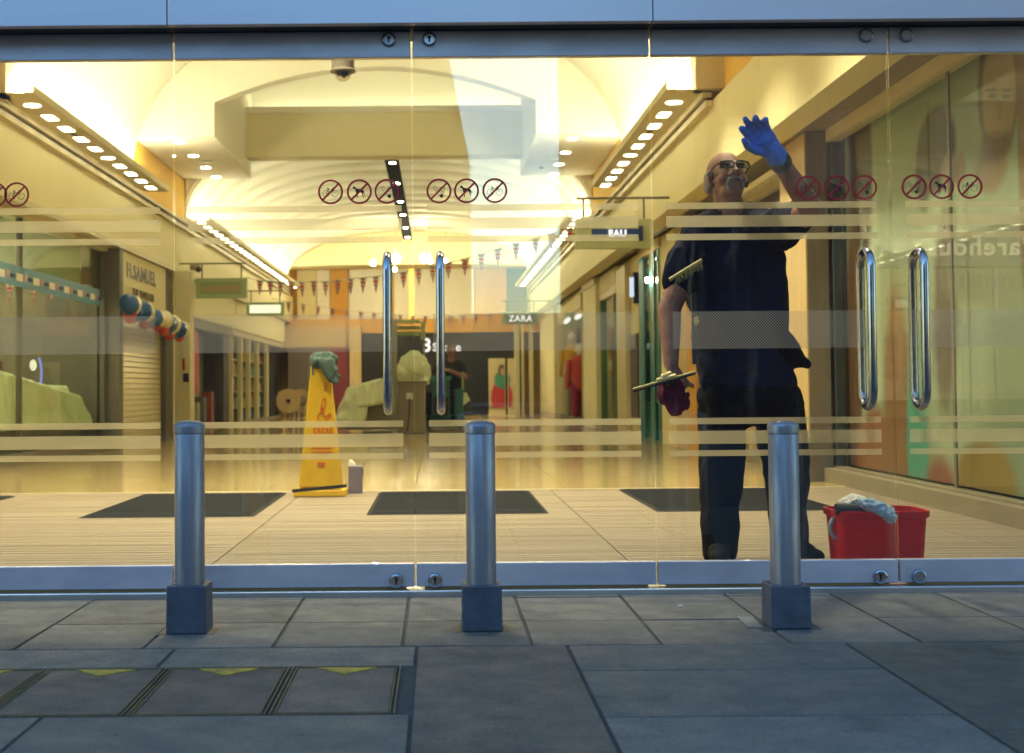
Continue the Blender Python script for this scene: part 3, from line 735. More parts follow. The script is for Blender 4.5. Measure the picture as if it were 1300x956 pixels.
def vault(name, y0, y1, hw, z0, hz, ribs=0, e=2.4, a0=0.0):
    n = 40; m = MB(); ys = [y0 + (y1 - y0) * k / max(ribs, 1) for k in range(max(ribs, 1) + 1)]
    for k in range(len(ys) - 1):
        g = .010 if (ribs and k % 2) else 0
        pr = [arch_pt(a0 + (math.pi - 2 * a0) * i / n, hw + g, z0, hz + g, e) for i in range(n + 1)]
        for i in range(n):
            (x, z), (x2, z2) = pr[i], pr[i + 1]
            m.face([(x, ys[k], z), (x2, ys[k], z2), (x2, ys[k + 1], z2), (x, ys[k + 1], z)])
    o = m.build(name, white_m, ce)
    b = bmesh.new(); b.from_mesh(o.data); bmesh.ops.remove_doubles(b, verts=b.verts, dist=.0005); bmesh.ops.recalc_face_normals(b, faces=b.faces)
    if sum(f.normal.z * f.calc_area() for f in b.faces) > 0: bmesh.ops.reverse_faces(b, faces=b.faces)
    b.to_mesh(o.data); b.free(); o.data.shade_smooth(); o.data.set_sharp_from_angle(angle=R(40))
    sd = o.modifiers.new('shell', 'SOLIDIFY'); sd.thickness = .06; sd.offset = -1
    return o
HW = XR - XM - .02
vault('front_vault', 13.0, 19.0, HW, 3.72, 2.45)
vault('rear_vault', 22.9, 38.2, HW, 3.66, 1.62, ribs=14)
RV = None
def gable(name, y0, y1, hw, z0, hz, ztop, mat, inner=None):
    """wall filling the space above an arch"""
    n = 40; pr = inner or [arch_pt(math.pi * i / n, hw, z0, hz) for i in range(n + 1)]
    m = MB()
    for i in range(len(pr) - 1):
        (x, z), (x2, z2) = pr[i], pr[i + 1]
        m.taper([(x, y0, z), (x2, y0, z2), (x2, y1, z2), (x, y1, z)], [(x, y0, ztop), (x2, y0, ztop), (x2, y1, ztop), (x, y1, ztop)])
    return m.build(name, mat, ce)
gable('rear_gable', 22.905, 23.0, HW - .02, 3.64, 1.60, 6.95, white_m)
gable('front_gable', 12.985, 13.2, HW - .02, 3.70, 2.43, 6.95, white_m)
for sx_, x0, x1 in ((1, XR - .18, XR + .1), (-1, XL - .1, XL + .18)):
    B('gable_pier', tan_m, ce, x0, x1, 12.9, 13.15, 3.70, 6.9)
# the low bridge across the hall with a deep opening in its middle
xa, xb = -3.19, 1.44
B('bridge_soffit', white_m, ce, XL - .1, xa, 19.02, 22.9, 4.44, 6.4); B('bridge_soffit', white_m, ce, xb, XR + .1, 19.02, 22.9, 4.44, 6.4)
arc = [(xb + (xa - xb) * i / 24, 4.93 + .5 * (1 - (2 * i / 24 - 1) ** 2)) for i in range(25)]
gable('bridge_arch', 19.03, 19.3, 0, 0, 0, 6.4, white_m, inner=arc)
B('coffer_ceiling', white_m, ce, xa, xb, 19.31, 22.9, 6.3, 6.4)
B('coffer_beam', pbr('beam_plaster', (.84, .78, .52), .8, 0, var=(.8, (.80, .74, .48))), ce, xa, xb, 22.2, 22.6, 4.69, 5.50); B('coffer_ledge', white_m, ce, xa, xb, 22.12, 22.2, 5.42, 5.52)

MB().box(xa + .1, xb - .1, 22.62, 22.70, 5.44, 5.46).build('cove_lamp', emit('coffer_lamp', WARM, L_COVE * .22), ce)
B('bridge_side', ochre_m, ce, XL - .09, XL + .02, 19.3, 23.2, 3.70, 4.435); B('bridge_side', ochre_m, ce, XR - .02, XR + .09, 19.3, 23.2, 3.70, 4.435)
# far end
B('far_bridge', wall_m, ce, XL, XR, 38.25, 39.7, 4.35, 6.9)
fw = sroot('end_wall')
B('wall', ochre_m, fw, -7, 6, 40.3, 40.5, 0, 6.9)
for a, b, mt, d in ((378, 402, wall_m, 0), (403, 419, white_m, .02), (420, 442.5, orange_m, .05), (443.5, 493, white_m, 0), (501, 519, white_m, .03), (526, 560, white_m, .03), (561, 602, white_m, .06), (603, 643, orange_m, .1), (644, 668, mauve_m, .0), (669, 690, wall_m, .02)):
    B('wall_panel', mt, fw, gx(a, 40.2), gx(b, 40.2), 40.1 - d, 40.298, 2.85, 4.8)
B('wall_light', emit('amber_lamp', (1, .55, .08), .45), fw, gx(520, 40.2), gx(525, 40.2), 40.12, 40.298, 2.9, 4.75)
B('lower_soffit', orange_m, fw, gx(370, 40), gx(690, 40), 39.3, 40.09, 2.42, 2.84)
B('end_fascia', wood_m, fw, gx(360, 39), gx(458, 39), 38.9, 39.29, 2.0, 2.62)
B('end_partition', mauve_m, fw, gx(366, 38.9), gx(418, 38.9), 38.8, 39.1, 0, 1.99)
B('end_partition', maroon_m, fw, gx(418.3, 38.9), gx(443, 38.9), 38.8, 39.1, 0, 1.99)
B('end_pillar', wood_m, fw, gx(444, 38.9), gx(458.5, 38.9), 38.7, 39.1, 0, 2.61)
B('dark_shop', black_m, fw, gx(459, 39), gx(662, 39), 38.95, 39.2, 0, 2.41)
# ------------------------------------------------------------------ light troughs along the vault springing
def trough(side, y0, y1, lab, n, first):
    xc = XM + side * 3.27; x_in = XM + side * 3.09; x_out = XM + side * 3.46
    a, b = min(x_in, x_out), max(x_in, x_out)
    t = thing('light_trough', lab, 'light trough', (xc, y0, 3.7), 'light troughs under the vaults')
    m = MB().box(a, b, y0, y1, 3.70, 3.715)
    for xx in (a, b - .012): m.box(xx, xx + .012, y0, y1, 3.716, 3.78)
    m.build('tray', tan_m, t)
    bx0, bx1 = min(x_out, XM + side * 3.54), max(x_out, XM + side * 3.54)
    yy = y0 + .4
    while yy < y1: B('bracket', tan_m, t, bx0, bx1, yy, yy + .03, 3.70, 3.74); yy += 1.9
    MB().box(xc - .05, xc + .05, y0 + .1, y1 - .1, 3.725, 3.745).build('cove_lamp', cove_e if y0 < 20 else MATS['rear_cove'], t)
    rs = rc = None
    for k in range(n):
        y = first + .62 * k
        if y > y1 - .1: break
        if k % 5 == 0:
            if rc is None: rc = MB().lathe([(.085, 0), (.085, .004)], (xc, y, 3.6945), 20).build('round_lamp', cell_e, t, loc=(xc, y, 3.6945))
            else: inst(rc, t, (xc, y, 3.6945))
        elif rs is None: rs = MB().box(xc - .06, xc + .06, y - .13, y + .13, 3.6945, 3.6985).build('lamp_cell', cell_e, t, loc=(xc, y, 3.6945))
        else: inst(rs, t, (xc, y, 3.6945))
        if k % 5 == 2 and k < 12: MB().box(xc - .03, xc + .03, y + .28, y + .38, 3.69, 3.699).build('sensor', mid_m, t)
emit('rear_cove', WARM, L_COVE * .5)
trough(-1, 12.9, 19.4, 'near light trough with lit cells along the left wall', 10, 13.43)
trough(1, 13.0, 19.3, 'near light trough with lit cells along the right wall', 10, 13.55)
trough(-1, 22.95, 38.5, 'far light trough along the left wall, beyond the low bridge', 26, 23.1)
trough(1, 22.95, 38.5, 'far light trough along the right wall, beyond the low bridge', 26, 23.1)
dl = thing('downlights', 'x', 'ceiling light'); bpy.data.objects.remove(dl)
def downlight(x, y, z, lab, mat, r=.075, grp='round downlights in the ceiling'):
    t = thing('downlight', lab, 'downlight', (x, y, z), grp)
    MB().lathe([(r, -.006), (r, -.002)], (x, y, z), 20).build('lamp', mat, t)
    m = MB(); n = 20
    MB().lathe([(r + .018, -.004), (r + .018, -.0005)], (x, y, z), 20).build('trim', white_m, t)
    return t
names = ['first', 'second', 'third', 'fourth']
for k, y in enumerate((19.45, 20.6, 21.7, 22.7)):
    downlight(-3.78, y, 4.439, '%s downlight from the front in the left side of the low bridge' % names[k], down_e)
    downlight(2.01, y, 4.439, '%s downlight from the front in the right side of the low bridge' % names[k], down_e)
for i, x in enumerate((-3.2, -.83, 1.6)):
    for j, y in enumerate((6.6, 8.6, 10.6, 12.2)):
        downlight(x, y, 4.249, 'lobby ceiling downlight above the ribbed matting, out of sight', lobby_e, .11, 'lobby downlights')
def spot_in(x, y, z, w, ang, name):
    l = bpy.data.lights.new(name, 'SPOT'); l.energy = w; l.spot_size = R(ang); l.spot_blend = .6; l.shadow_soft_size = .09; l.color = (1, .94, .62)
    o = bpy.data.objects.new(name, l); COL.objects.link(o); o.location = (x, y, z - .02); return o
for x in (-3.2, -.83, 1.6):
    for y in (6.6, 8.6, 10.6, 12.2): spot_in(x, y, 4.24, L_SPOT, 105, 'lobby_spot')
for x, y in ((-3.66, 21.15), (1.85, 21.2)):
    t = thing('air_vent', 'flat round vent in the %s side of the low bridge soffit' % ('left' if x < 0 else 'right'), 'vent', (x, y, 4.43), 'ceiling vents')
    MB().lathe([(.11, -.012), (.10, -.004)], (x, y, 4.438), 20).build('plate', tan_m, t)
# dome cameras
def dome_cam(px, py, Y, lab, zc, r, housing, dm, hh=.09):
    c = P(px, py, Y=Y)
    t = thing('dome_camera', lab, 'camera', (c.x, Y, zc))
    MB().lathe([(r * 1.12, c.z + hh * .0), (r * 1.12, c.z + hh * .12), (r, c.z + hh * .2), (r, c.z + hh), (r * .45, c.z + hh * 1.05), (r * .45, zc - .001)], (c.x, Y, 0), 28).build('housing', housing, t, smooth=40)
    d = [(r * .72 * math.sin(R(90 * k / 6)) + .001, c.z - .008 - r * .72 * math.cos(R(90 * k / 6))) for k in range(7)]
    g = MB().lathe(d + [(r * .72, c.z - .001)], (c.x, Y, 0), 24).build('dome', dm, t, smooth=60)
    MB().box(c.x - r * .5, c.x + r * .5, Y - r * .3, Y + r * .3, c.z - r * .32, c.z - .002).ell((c.x + r * .1, Y - r * .2, c.z - r * .36), r * .22).build('lens', black_m, t)
dome_cam(435.5, 91.5, 9.0, 'grey dome security camera hanging under the top rail', 4.25, .078, pbr('camera_grey', (.22, .18, .14), .45), glass('camera_dome', (.85, .8, .7), .08), .085)
dome_cam(687.5, 209, 22.0, 'small dark dome camera in the ceiling near the right downlights', 4.44, .085, soffit_m, black_m, .03)
# track lighting down the middle
t = thing('track_light', 'long black ceiling track with round spotlights above the hall', 'track light', (XM, 25, 5.0))
MB().box(XM - .13, XM + .13, 24.0, 37.6, 5.0, 5.05).build('track', mattblack_m, t)
for y in (24.4, 30.5, 36.9): B('hanger', black_m, t, XM - .02, XM + .02, y, y + .04, 5.052, 5.26)
s0 = None
for y in (24.7, 27.2, 29.9, 32.2, 34.8, 37):
    if s0 is None: s0 = MB().lathe([(.062, 0), (.062, .008)], (XM + .01, y, 4.989), 18).build('spotlight', down_e, t, loc=(XM, y, 4.989))
    else: inst(s0, t, (XM, y, 4.989))
# globe lamps before the end wall
for k, (px, py, r) in enumerate([(503, 328, .11), (538.5, 328, .11), (474, 334, .07), (546, 332, .05), (566, 331, .05), (501, 342, .05)]):
    c = P(px, py, Y=36); t = thing('globe_lamp', ['large globe lamp above the left door handle', 'large globe lamp just left of the third pane handle', 'small globe lamp at the left of the cluster', 'small globe lamp right of the large globe', 'small globe lamp at the right end of the cluster', 'small globe lamp below the left large globe'][k], 'lamp', tuple(c), 'globe lamps in front of the end wall')
    MB().ell(c, r, 14, 8).build('bulb', globe_e, t, smooth=80)
    MB().tube([(c.x, 36, c.z + r), (c.x, 36, 5.25)], .012, 8).build('rod', tan_m, t)

# ------------------------------------------------------------------ shop fronts
def shop_label(o, lab): o['label'] = lab; o['category'] = 'shop front'; return o
def front(side, y0, y1, lab, posts, pm, backcol, ztop=2.80, x=None, depth=2.2, lit=True, glazed=True, plinth=.12, pw=.035):
    x = x if x is not None else (3.27 if side > 0 else -4.56)
    t = thing('shop_unit', lab, 'shop front', (x, (y0 + y1) / 2, 0), 'shop fronts along the hall')
    s = side
    def bx(n, m_, xa_, xb_, ya, yb, za, zb): 
        xa_, xb_ = x + s * xa_, x + s * xb_
        return B(n, m_, t, min(xa_, xb_), max(xa_, xb_), ya, yb, za, zb)
    bx('plinth', plinth_m, -.03, .06, y0, y1, 0, plinth)
    bx('head_frame', tan_m, -.05, .06, y0, y1, ztop - .10, ztop + .02)
    if glazed: bx('glass_pane', shopglass_m, 0, .012, y0 + .04, y1 - .04, plinth + .002, ztop - .102)
    for p in posts: bx('post', pm, -.055 if pw > .02 else -.012, .055, p - pw, p + pw, plinth + .003, ztop - .103)
    bx('back_wall', backcol, depth, depth + .08, y0, y1, 0, 2.99); bx('side_wall', backcol, .09, depth, y0, y0 + .06, 0, 2.99); bx('side_wall', backcol, .09, depth, y1 - .06, y1, 0, 2.99)
    if lit:
        k = y0 + .8
        while k < y1 - .3: bx('ceiling_lamp', shop_e, .7, 1.1, k - .1, k + .1, 2.985, 2.995); k += 1.6
    return t
# left, near: dark shop with dust sheets behind glass
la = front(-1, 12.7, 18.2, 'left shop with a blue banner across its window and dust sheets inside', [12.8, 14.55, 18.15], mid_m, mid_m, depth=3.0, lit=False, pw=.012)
B('window_lamp', shop_e, la, -6.4, -5.6, 13.4, 17.4, 2.93, 2.945)
B('shelf_unit', dark_m, la, -7.3, -6.9, 12.9, 17.6, 0, 1.95)
rr = random.Random(5)
sh = MB()
for z in (.5, .85, 1.2, 1.55): sh.box(-6.9, -6.72, 12.9, 17.6, z, z + .03)
sh.build('shelf', tan_m, la)
pk = [pbr('packet_a', (.35, .30, .2), .6), pbr('packet_b', (.10, .13, .12), .6), pbr('packet_c', (.30, .07, .05), .6), pbr('packet_d', (.45, .42, .36), .6), pbr('packet_e', (.06, .06, .12), .6)]
for z in (.53, .88, 1.23, 1.58):
    y = 13.0
    while y < 17.5:
        w = rr.uniform(.08, .22); h = rr.uniform(.12, .26)
        if rr.random() > .12: B('packet', rr.choice(pk), la, -6.88, -6.76, y, y + w, z + .001, z + h)
        y += w + rr.uniform(.01, .12)
for y in (13.4, 14.3, 15.4, 16.6): B('display_panel', rr.choice(pk), la, -6.2, -6.16, y, y + .35, 1.0, 2.2)
zb = lambda px, py: P(px, py, X=-4.54)
bn = thing('shop_banner', 'blue banner with white and red motifs across the left shop window', 'banner', (-4.53, 15.5, 2.05))
bA, bB_ = P(0, 345, X=-4.53), P(143, 390, X=-4.53)
zt_, zb_ = bA.z + .085, bA.z - .095
MB().box(-4.535, -4.525, 12.9, 17.8, 1.93, 2.15).build('strip', pbr('banner_blue', (.06, .22, .36), .5), bn)
for k in range(8):
    y = 13.05 + k * .61
    MB().box(-4.5245, -4.522, y, y + .22, 1.99, 2.07).build('white_motif', whitef_m, bn)
    for d in (.27, .33): MB().face([(-4.522, y + d, 2.08), (-4.522, y + d + .05, 2.08), (-4.522, y + d + .025, 1.97)]).build('red_motif', balloon_r, bn)
    MB().box(-4.5245, -4.522, y + .40, y + .56, 2.01, 2.05).build('dark_motif', navy_m, bn)
def lump(pts, seed, n, rad):
    r_ = random.Random(seed); m = MB()
    for a in pts: m.ell(a[0], a[1], 16, 10)
    return m
m = MB().taper([(-5.35, 13.3, .40), (-4.70, 13.3, .40), (-4.70, 18.05, .36), (-5.35, 18.05, .36)], [(-5.30, 13.3, 1.10), (-4.78, 13.3, 1.12), (-4.78, 17.9, .70), (-5.30, 17.9, .68)]).box(-5.25, -4.85, 15.9, 17.4, .7, .84)
o = blob('dust_sheet', m, sheet_m, None, .022, 5, (.035, (5, 5, 1.1), 1), loc=(-5.05, 15.8, .3))
tag(o, 'pale green dust sheet covering a long display in the left shop', 'dust sheet', 'green dust sheets')
B('display_table', mid_m, la, -5.3, -4.8, 13.3, 17.9, .0, .47)
B('lit_upper_back', wall_m, la, -7.4, -7.2, 12.8, 18.1, 2.0, 2.98); B('window_pelmet', greensign_m, la, -4.9, -4.86, 13.9, 18.1, 2.25, 2.75)  # pale plaster paints the light on the back wall's upper part
for k in range(16):
    y = 13.3 + k * .29; h = .9 + .45 * rr.random()
    MB().box(-5.9, -5.82, y, y + .14, .8, h).build('bottle', rr.choice(pk), la)
t = thing('ring_light', 'small bright bluish ring light in the left shop window', 'lamp', (-5.0, 16.6, 1.05))
MB().tube([(-5.0, 16.6 + .18 * math.cos(R(a)), 1.02 + .20 * math.sin(R(a))) for a in range(-40, 75, 10)], .014, 8).build('tube', ring_e, t, smooth=60)
MB().ell((-5.02, 16.5, 1.12), (.04, .06, .07)).build('bulb', box_e, t, smooth=60)
MB().tube([(-5.0, 16.6, .02), (-5.0, 16.6, .84)], .012, 8).build('stand', black_m, t)

# jeweller: sign, shutter, balloons
hs = thing('jeweller_shop', 'shuttered jeweller with brown raised name on a cream sign', 'shop front', (-4.45, 19.8, 0))
y0, y1 = 17.95, 21.75
B('side_pier', mid_m, hs, -4.62, -4.36, 18.22, 18.42, 0, 2.75); B('side_pier', mid_m, hs, -4.6, -4.4, 21.5, 21.9, 0, 2.75)
B('sign_panel', wall_m, hs, -4.6, -4.40, 18.43, 21.49, 2.02, 2.75)
B('backing', dark_m, hs, -4.75, -4.65, 18.25, 21.9, 0, 2.75)
text('lettering', 'H.SAMUEL', .30, at((-4.393, 19.75, 2.50), FACE_PX), brown_letter, hs, .004, .004, xs=1.3)
text('lettering', 'THE JEWELLER', .155, at((-4.393, 19.85, 2.21), FACE_PX), brown_letter, hs, .003, .002, xs=1.3)
sl0 = None; z = .02
while z < 2.0:
    if sl0 is None: sl0 = MB().taper([(-4.52, 18.43, z), (-4.47, 18.43, z), (-4.47, 21.49, z), (-4.52, 21.49, z)], [(-4.52, 18.43, z + .073), (-4.49, 18.43, z + .073), (-4.49, 21.49, z + .073), (-4.52, 21.49, z + .073)]).build('shutter_slat', shutter_m, hs, loc=(-4.5, 19.8, z))
    else: inst(sl0, hs, (-4.5, 19.8, z))
    z += .08
# garland of balloons
rr = random.Random(2)
ordn = ['first', 'second', 'third', 'fourth', 'fifth', 'sixth', 'seventh', 'eighth', 'ninth']
bl = [balloon_b, balloon_w, balloon_r]
for k in range(9):
    y = 17.7 + k * .46; x = -4.16 + rr.uniform(-.06, .06); zc = P(166 + 0, 386, Y=17.7).z - k * .022
    sq = [(0, 0, 0, 0), (.0, -.2, 0.02, 1), (-.04, -.05, -.11, 2)]
    for dx, dy, dz, c in ([(0, 0, 0, 0), (.02, .16, .0, 1)] + ([(-.02, .14, -.10, 2)] if k % 4 == 0 else []) if k % 2 == 0 else [(0, 0, .02, 1), (.0, .14, -.06, 0), (-.03, .05, -.12, 2)]):
        r = (.128 if c < 2 else .095) * rr.uniform(.9, 1.08)
        T = Matrix.Rotation(rr.uniform(-.4, .4), 3, 'Y')
        b = MB().ell((x + dx, y + dy, zc + dz), (r * .95, r * .95, r * 1.05), 18, 12, T=T)
        b.lathe([(.004, 0), (.012, -.015)], (x + dx, y + dy, zc + dz - r * 1.04), 8)
        o = b.build('balloon', bl[c], None, loc=(x + dx, y + dy, zc + dz), smooth=60)
        tag(o, ordn[k] + ' ' + ['blue', 'cream', 'red'][c] + ' balloon from the front in the garland below the jeweller\'s sign', 'balloon', 'balloons below the jeweller sign')
# white pillar with camera beside the jeweller
t = thing('pillar', 'slim cream pillar right of the shutter with paper notices', 'pillar', (-4.25, 22.3, 0))
B('shaft', wall_m, t, -4.40, -4.12, 22.1, 22.5, 0, 2.78)
B('notice', navy_m, t, P(236, 477, Y=22.09).x - .05, P(236, 477, Y=22.09).x + .05, 22.09, 22.098, P(236, 485, Y=22.09).z, P(236, 474, Y=22.09).z)
B('notice', whitef_m, t, P(235, 445, Y=22.09).x - .06, P(235, 445, Y=22.09).x + .06, 22.09, 22.098, P(235, 462, Y=22.09).z, P(235, 428, Y=22.09).z)
B('red_strip', redf_m, t, P(233, 445, Y=22.08).x - .02, P(233, 445, Y=22.08).x + .02, 22.083, 22.089, P(235, 470, Y=22.09).z, P(235, 455, Y=22.09).z)
t = thing('wall_camera', 'small dark security camera on top of the cream pillar', 'camera', (-4.1, 22.2, 2.8))
MB().tube([(-4.11, 22.2, 2.85), (-3.98, 22.15, 2.83)], .055, 12).build('body', pbr('camera_beige', (.3, .25, .15), .5), t, smooth=40); MB().ell((-3.98, 22.12, 2.80), .05).build('dome', black_m, t, smooth=60)
# hanging projecting signs
def hang_sign(pa, pb, Y, lab, board_m, body_m, txt=None, tm=None, size=.16, zbar=None, lit=False, grp='projecting signs hung over the hall'):
    a, b = P(pa[0], pa[1], Y=Y), P(pb[0], pb[1], Y=Y)
    t = thing('hanging_sign', lab, 'sign', ((a.x + b.x) / 2, Y, b.z), grp)
    MB().box(a.x, b.x, Y - .05, Y + .05, b.z, a.z).build('board', board_m, t, bevel=.008)
    q = (a.z - b.z) * .2
    if Y < 16: MB().box(P(747, 0, Y=Y).x, P(811, 0, Y=Y).x, Y - .058, Y - .0505, P(780, 302, Y=Y).z, P(780, 291.5, Y=Y).z).build('face', body_m, t)
    else: MB().box(a.x + q * 1.2, b.x - q * 1.2, Y - .058, Y - .0505, b.z + q, a.z - q).build('face', body_m, t)
    zz = zbar or a.z + .25
    m = MB(); xw = b.x if b.x > 0 else a.x
    MB().tube([(a.x + .1, Y, a.z), (a.x + .1, Y, zz - .014)], .012, 8).build('hanger', mid_m, t, smooth=40); MB().tube([(b.x - .1, Y, a.z), (b.x - .1, Y, zz - .014)], .012, 8).build('hanger', mid_m, t, smooth=40)
    m.tube([(min(a.x, b.x) + .02 - (.3 if xw < 0 else 0), Y, zz), (max(a.x, b.x) - .02 + (.3 if xw > 0 else 0), Y, zz)], .014, 8); m.build('bracket', mid_m, t, smooth=40)
    if txt: text('lettering', txt, size, at(((a.x + b.x) / 2, Y - .061, (a.z + b.z) / 2 - .01), FACE_CAM), tm, t, .003, .003)
    return t
hang_sign((249, 353.5), (314, 378.5), 22.5, 'green hanging sign with copper lettering beside the cream pillar', greensign_m, pbr('green_face', (.24, .33, .16), .5), 'H.SAMUEL', rust_letter, .15)
hang_sign((313, 384), (361, 401), 29, 'glowing cream lightbox sign below the left bunting', greensign_m, box_e, None)
hang_sign((730, 279), (829, 315.5), 15.5, 'green framed hanging sign with dark blue face and white letters', pbr('pale_green_sign', (.50, .56, .34), .5), pbr('royal_blue_sign', (.03, .10, .42), .45), None)
hang_sign((637, 396.5), (684, 412), 30, 'green hanging sign with white lettering above the far right shops', greensign_m, pbr('green_face_dark', (.17, .24, .12), .5), 'ZARA', white_letter, .19)
sg = [o for o in bpy.data.objects if o.name.startswith('hanging_sign') and 'dark blue' in o['label']][0]
c = P(784, 296.5, Y=15.43)
text('lettering', 'EAU', .105, at((c.x, 15.435, c.z), FACE_CAM), white_letter, sg, .003, .006)
cA, cB = P(811, 287, Y=15.43), P(816, 306, Y=15.43)
B('end_mark', blue_m, sg, cA.x, cB.x, 15.40, 15.435, cB.z, cA.z)
# left, far: doorway shops
lb = front(-1, 22.9, 29.3, 'left open doorway shop, dark inside, with a pink drape', [28.6, 29.2], wall_m, mid_m, ztop=2.1, depth=2.5, lit=False, glazed=False, plinth=.02, pw=.04)
B('header', wall_m, lb, -4.6, -4.45, 22.9, 29.3, 2.13, 2.79); B('lintel', mid_m, lb, -4.5, -4.40, 22.9, 28.5, 1.93, 2.1)
B('door_frame', dark_m, lb, -4.62, -4.45, 27.6, 28.3, .03, 1.92); B('inner_screen', pbr('screen_olive', (.12, .11, .06), .5), lb, -4.9, -4.85, 22.98, 27.5, 0, 1.9)
B('pale_screen', pbr('screen_pale', (.30, .28, .16), .5), lb, -4.84, -4.82, 25.2, 26.9, .25, 1.6)
o = MB().taper([(-4.42, 23.65, .70), (-4.38, 23.65, .70), (-4.38, 24.25, .72), (-4.42, 24.25, .72)], [(-4.42, 23.55, 1.85), (-4.38, 23.55, 1.85), (-4.38, 24.3, 1.85), (-4.42, 24.3, 1.85)]).build('pink_drape', pink_m, None, loc=(-4.4, 23.9, 1.85)); tag(o, 'pink fabric drape hanging inside the doorway right of the pillar', 'drape')
lc = front(-1, 29.4, 38.7, 'far left shop front with pale door posts', [30.6, 31.9, 33.4, 35.3], wall_m, dark_m, ztop=2.1, depth=2.5, lit=False, plinth=.05, pw=.05)
B('header', wall_m, lc, -4.6, -4.45, 29.4, 38.7, 2.13, 2.79)
for k, y in enumerate((25.4, 26.1, 27.0)):
    B('shelf_goods', pk[k], lb, -4.80, -4.6, y, y + .3, .02, .55 + .1 * k)

# right, near: fashion posters behind glass
ra = front(1, 5.52, 10.95, 'right shop window filled with large faded fashion posters', [10.925], pbr('slate_frame', (.05, .07, .09), .5), dark_m, ztop=2.90, depth=1.2, lit=False, plinth=.13, pw=.018)
B('window_seat', plinth_m, ra, 3.16, 3.238, 5.52, 10.95, 0, .115)
B('slim_joint', mid_m, ra, 3.255, 3.268, 8.40, 8.44, .14, 2.78)
pp = lambda px, py: (lambda v: (v.y, v.z))(P(px, py, X=3.36))
def sh_(px, py, rpx, rpy, an, c, soft=.25):
    y, z = pp(px, py); y2, _ = pp(px + rpx, py); k = y / FPX
    return (y, z, abs(y - y2), rpy * k, an, c, soft)
olive = (.24, .29, .21); tealp = (.05, .29, .25); hairb = (.035, .022, .012); facec = (.30, .20, .115); pale = (.38, .44, .35); ochr = (.29, .18, .035); rustp = (.26, .085, .02)
po = paint('poster_print', olive, [
    sh_(1060, 420, 16, 420, 0, tealp, .08), sh_(1098, 420, 20, 330, 0, pale, .2), sh_(1092, 215, 16, 130, 0, hairb, .2), sh_(1085, 480, 9, 220, 0, (.12, .05, .03), .3),
    sh_(1112, 620, 28, 105, 0, rustp, .12), sh_(1140, 560, 18, 200, 0, (.22, .09, .03), .2), sh_(1165, 560, 14, 140, 0, tealp, .15),
    sh_(1210, 420, 45, 200, 0, pale, .3), sh_(1188, 190, 26, 56, 0, hairb, .15), sh_(1172, 220, 9, 50, 0, hairb, .3), sh_(1204, 218, 11, 22, 0, facec, .3), sh_(1219, 215, 7, 24, 0, (.25, .17, .11), .3), sh_(1200, 395, 16, 130, 4, (.10, .07, .05), .35),
    sh_(1195, 640, 22, 60, 0, (.25, .06, .04), .3), sh_(1250, 620, 42, 60, 0, ochr, .15),
    sh_(1267, 105, 28, 98, 0, (.05, .035, .025), .12), sh_(1268, 118, 22.5, 78, 0, facec, .14), sh_(1258, 215, 20, 30, 0, (.20, .11, .06), .3), sh_(1264, 182, 20, 24, 0, (.085, .05, .03), .4), sh_(1265, 160, 15, 12, 11, facec, .5), sh_(1265, 170, 8, 4.0, 11, (.22, .09, .065), .5),
    sh_(1259, 122, 5, 3.2, 12, (.05, .035, .025), .5), sh_(1277, 122, 5, 3.2, 12, (.05, .035, .025), .5), sh_(1258, 114, 7.5, 2.0, 12, (.07, .045, .03), .6), sh_(1278, 114, 7.5, 2.0, 12, (.07, .045, .03), .6), sh_(1269, 142, 3.2, 14, 0, (.23, .145, .085), .7),
    sh_(1250, 330, 60, 60, 0, (.24, .25, .20), .3), sh_(1300, 200, 8, 200, 0, (.16, .08, .03), .3)], rough=.6)
me = MB().box(3.36, 3.375, 5.6, 10.92, .14, 2.885).build('fashion_poster', po, None, loc=(0, 0, 0))
tag(me, 'tall faded poster wall of faces and clothes behind the right window', 'poster')
# wooden pillar by the window
t = thing('wood_pillar', 'pale wood pillar with shade coloured on its front and dark plinth right of the cleaner', 'pillar', (3.15, 11.4, 0))
B('side_panel', wood_m, t, 3.055, 3.066, 11.0, 11.8, .35, 2.89); B('shaft', wood_dark_m, t, 3.068, 3.24, 10.99, 11.8, .35, 2.895); B('plinth', mid_m, t, 3.05, 3.245, 10.98, 11.81, 0, .347)  # front takes the darker wood as painted shade, side panel stays pale
# right beyond the pillar
rbk = front(1, 11.85, 16.0, 'right shop front just behind the cleaner, pale with posters', [11.95, 13.8, 15.95], wood_m, wall_m, depth=1.0)
for a, b, c in ((12.2, 13.5, pbr('poster_teal', (.10, .28, .26), .6)), (14, 15.3, orange_m)): B('poster', c, rbk, 3.33, 3.345, a, b, .3, 2.5)
B('handrail', tan_m, rbk, 3.05, 3.11, 11.9, 15.9, 2.70, 2.76)
def rpan(name, px0, px1, X, mat, z0, z1, par, th=.1):
    ya, yb = P(px1, 480, X=X).y, P(px0, 480, X=X).y
    return B(name, mat, par, X, X + th, ya + .002, yb - .002, z0, z1)
ot = thing('panel_wall', 'orange and cream panelled pier beside the teal doors', 'wall', (3.1, 17.4, 0))
rpan('panel', 873, 884, 3.10, orange_m, 0, 2.86, ot); rpan('panel', 858, 872.6, 3.10, wood_m, 0, 2.86, ot); rpan('panel', 838, 857.6, 3.10, wall_m, 0, 2.86, ot)
td = thing('teal_doorway', 'teal framed glass doorway left of the cleaner\'s arm', 'doorway', (3.1, 19.6, 0))
for a, b in ((812.5, 818), (826, 831), (835.5, 838)): rpan('post', a, b, 3.08, teal_m, 0, 2.72, td, .025)
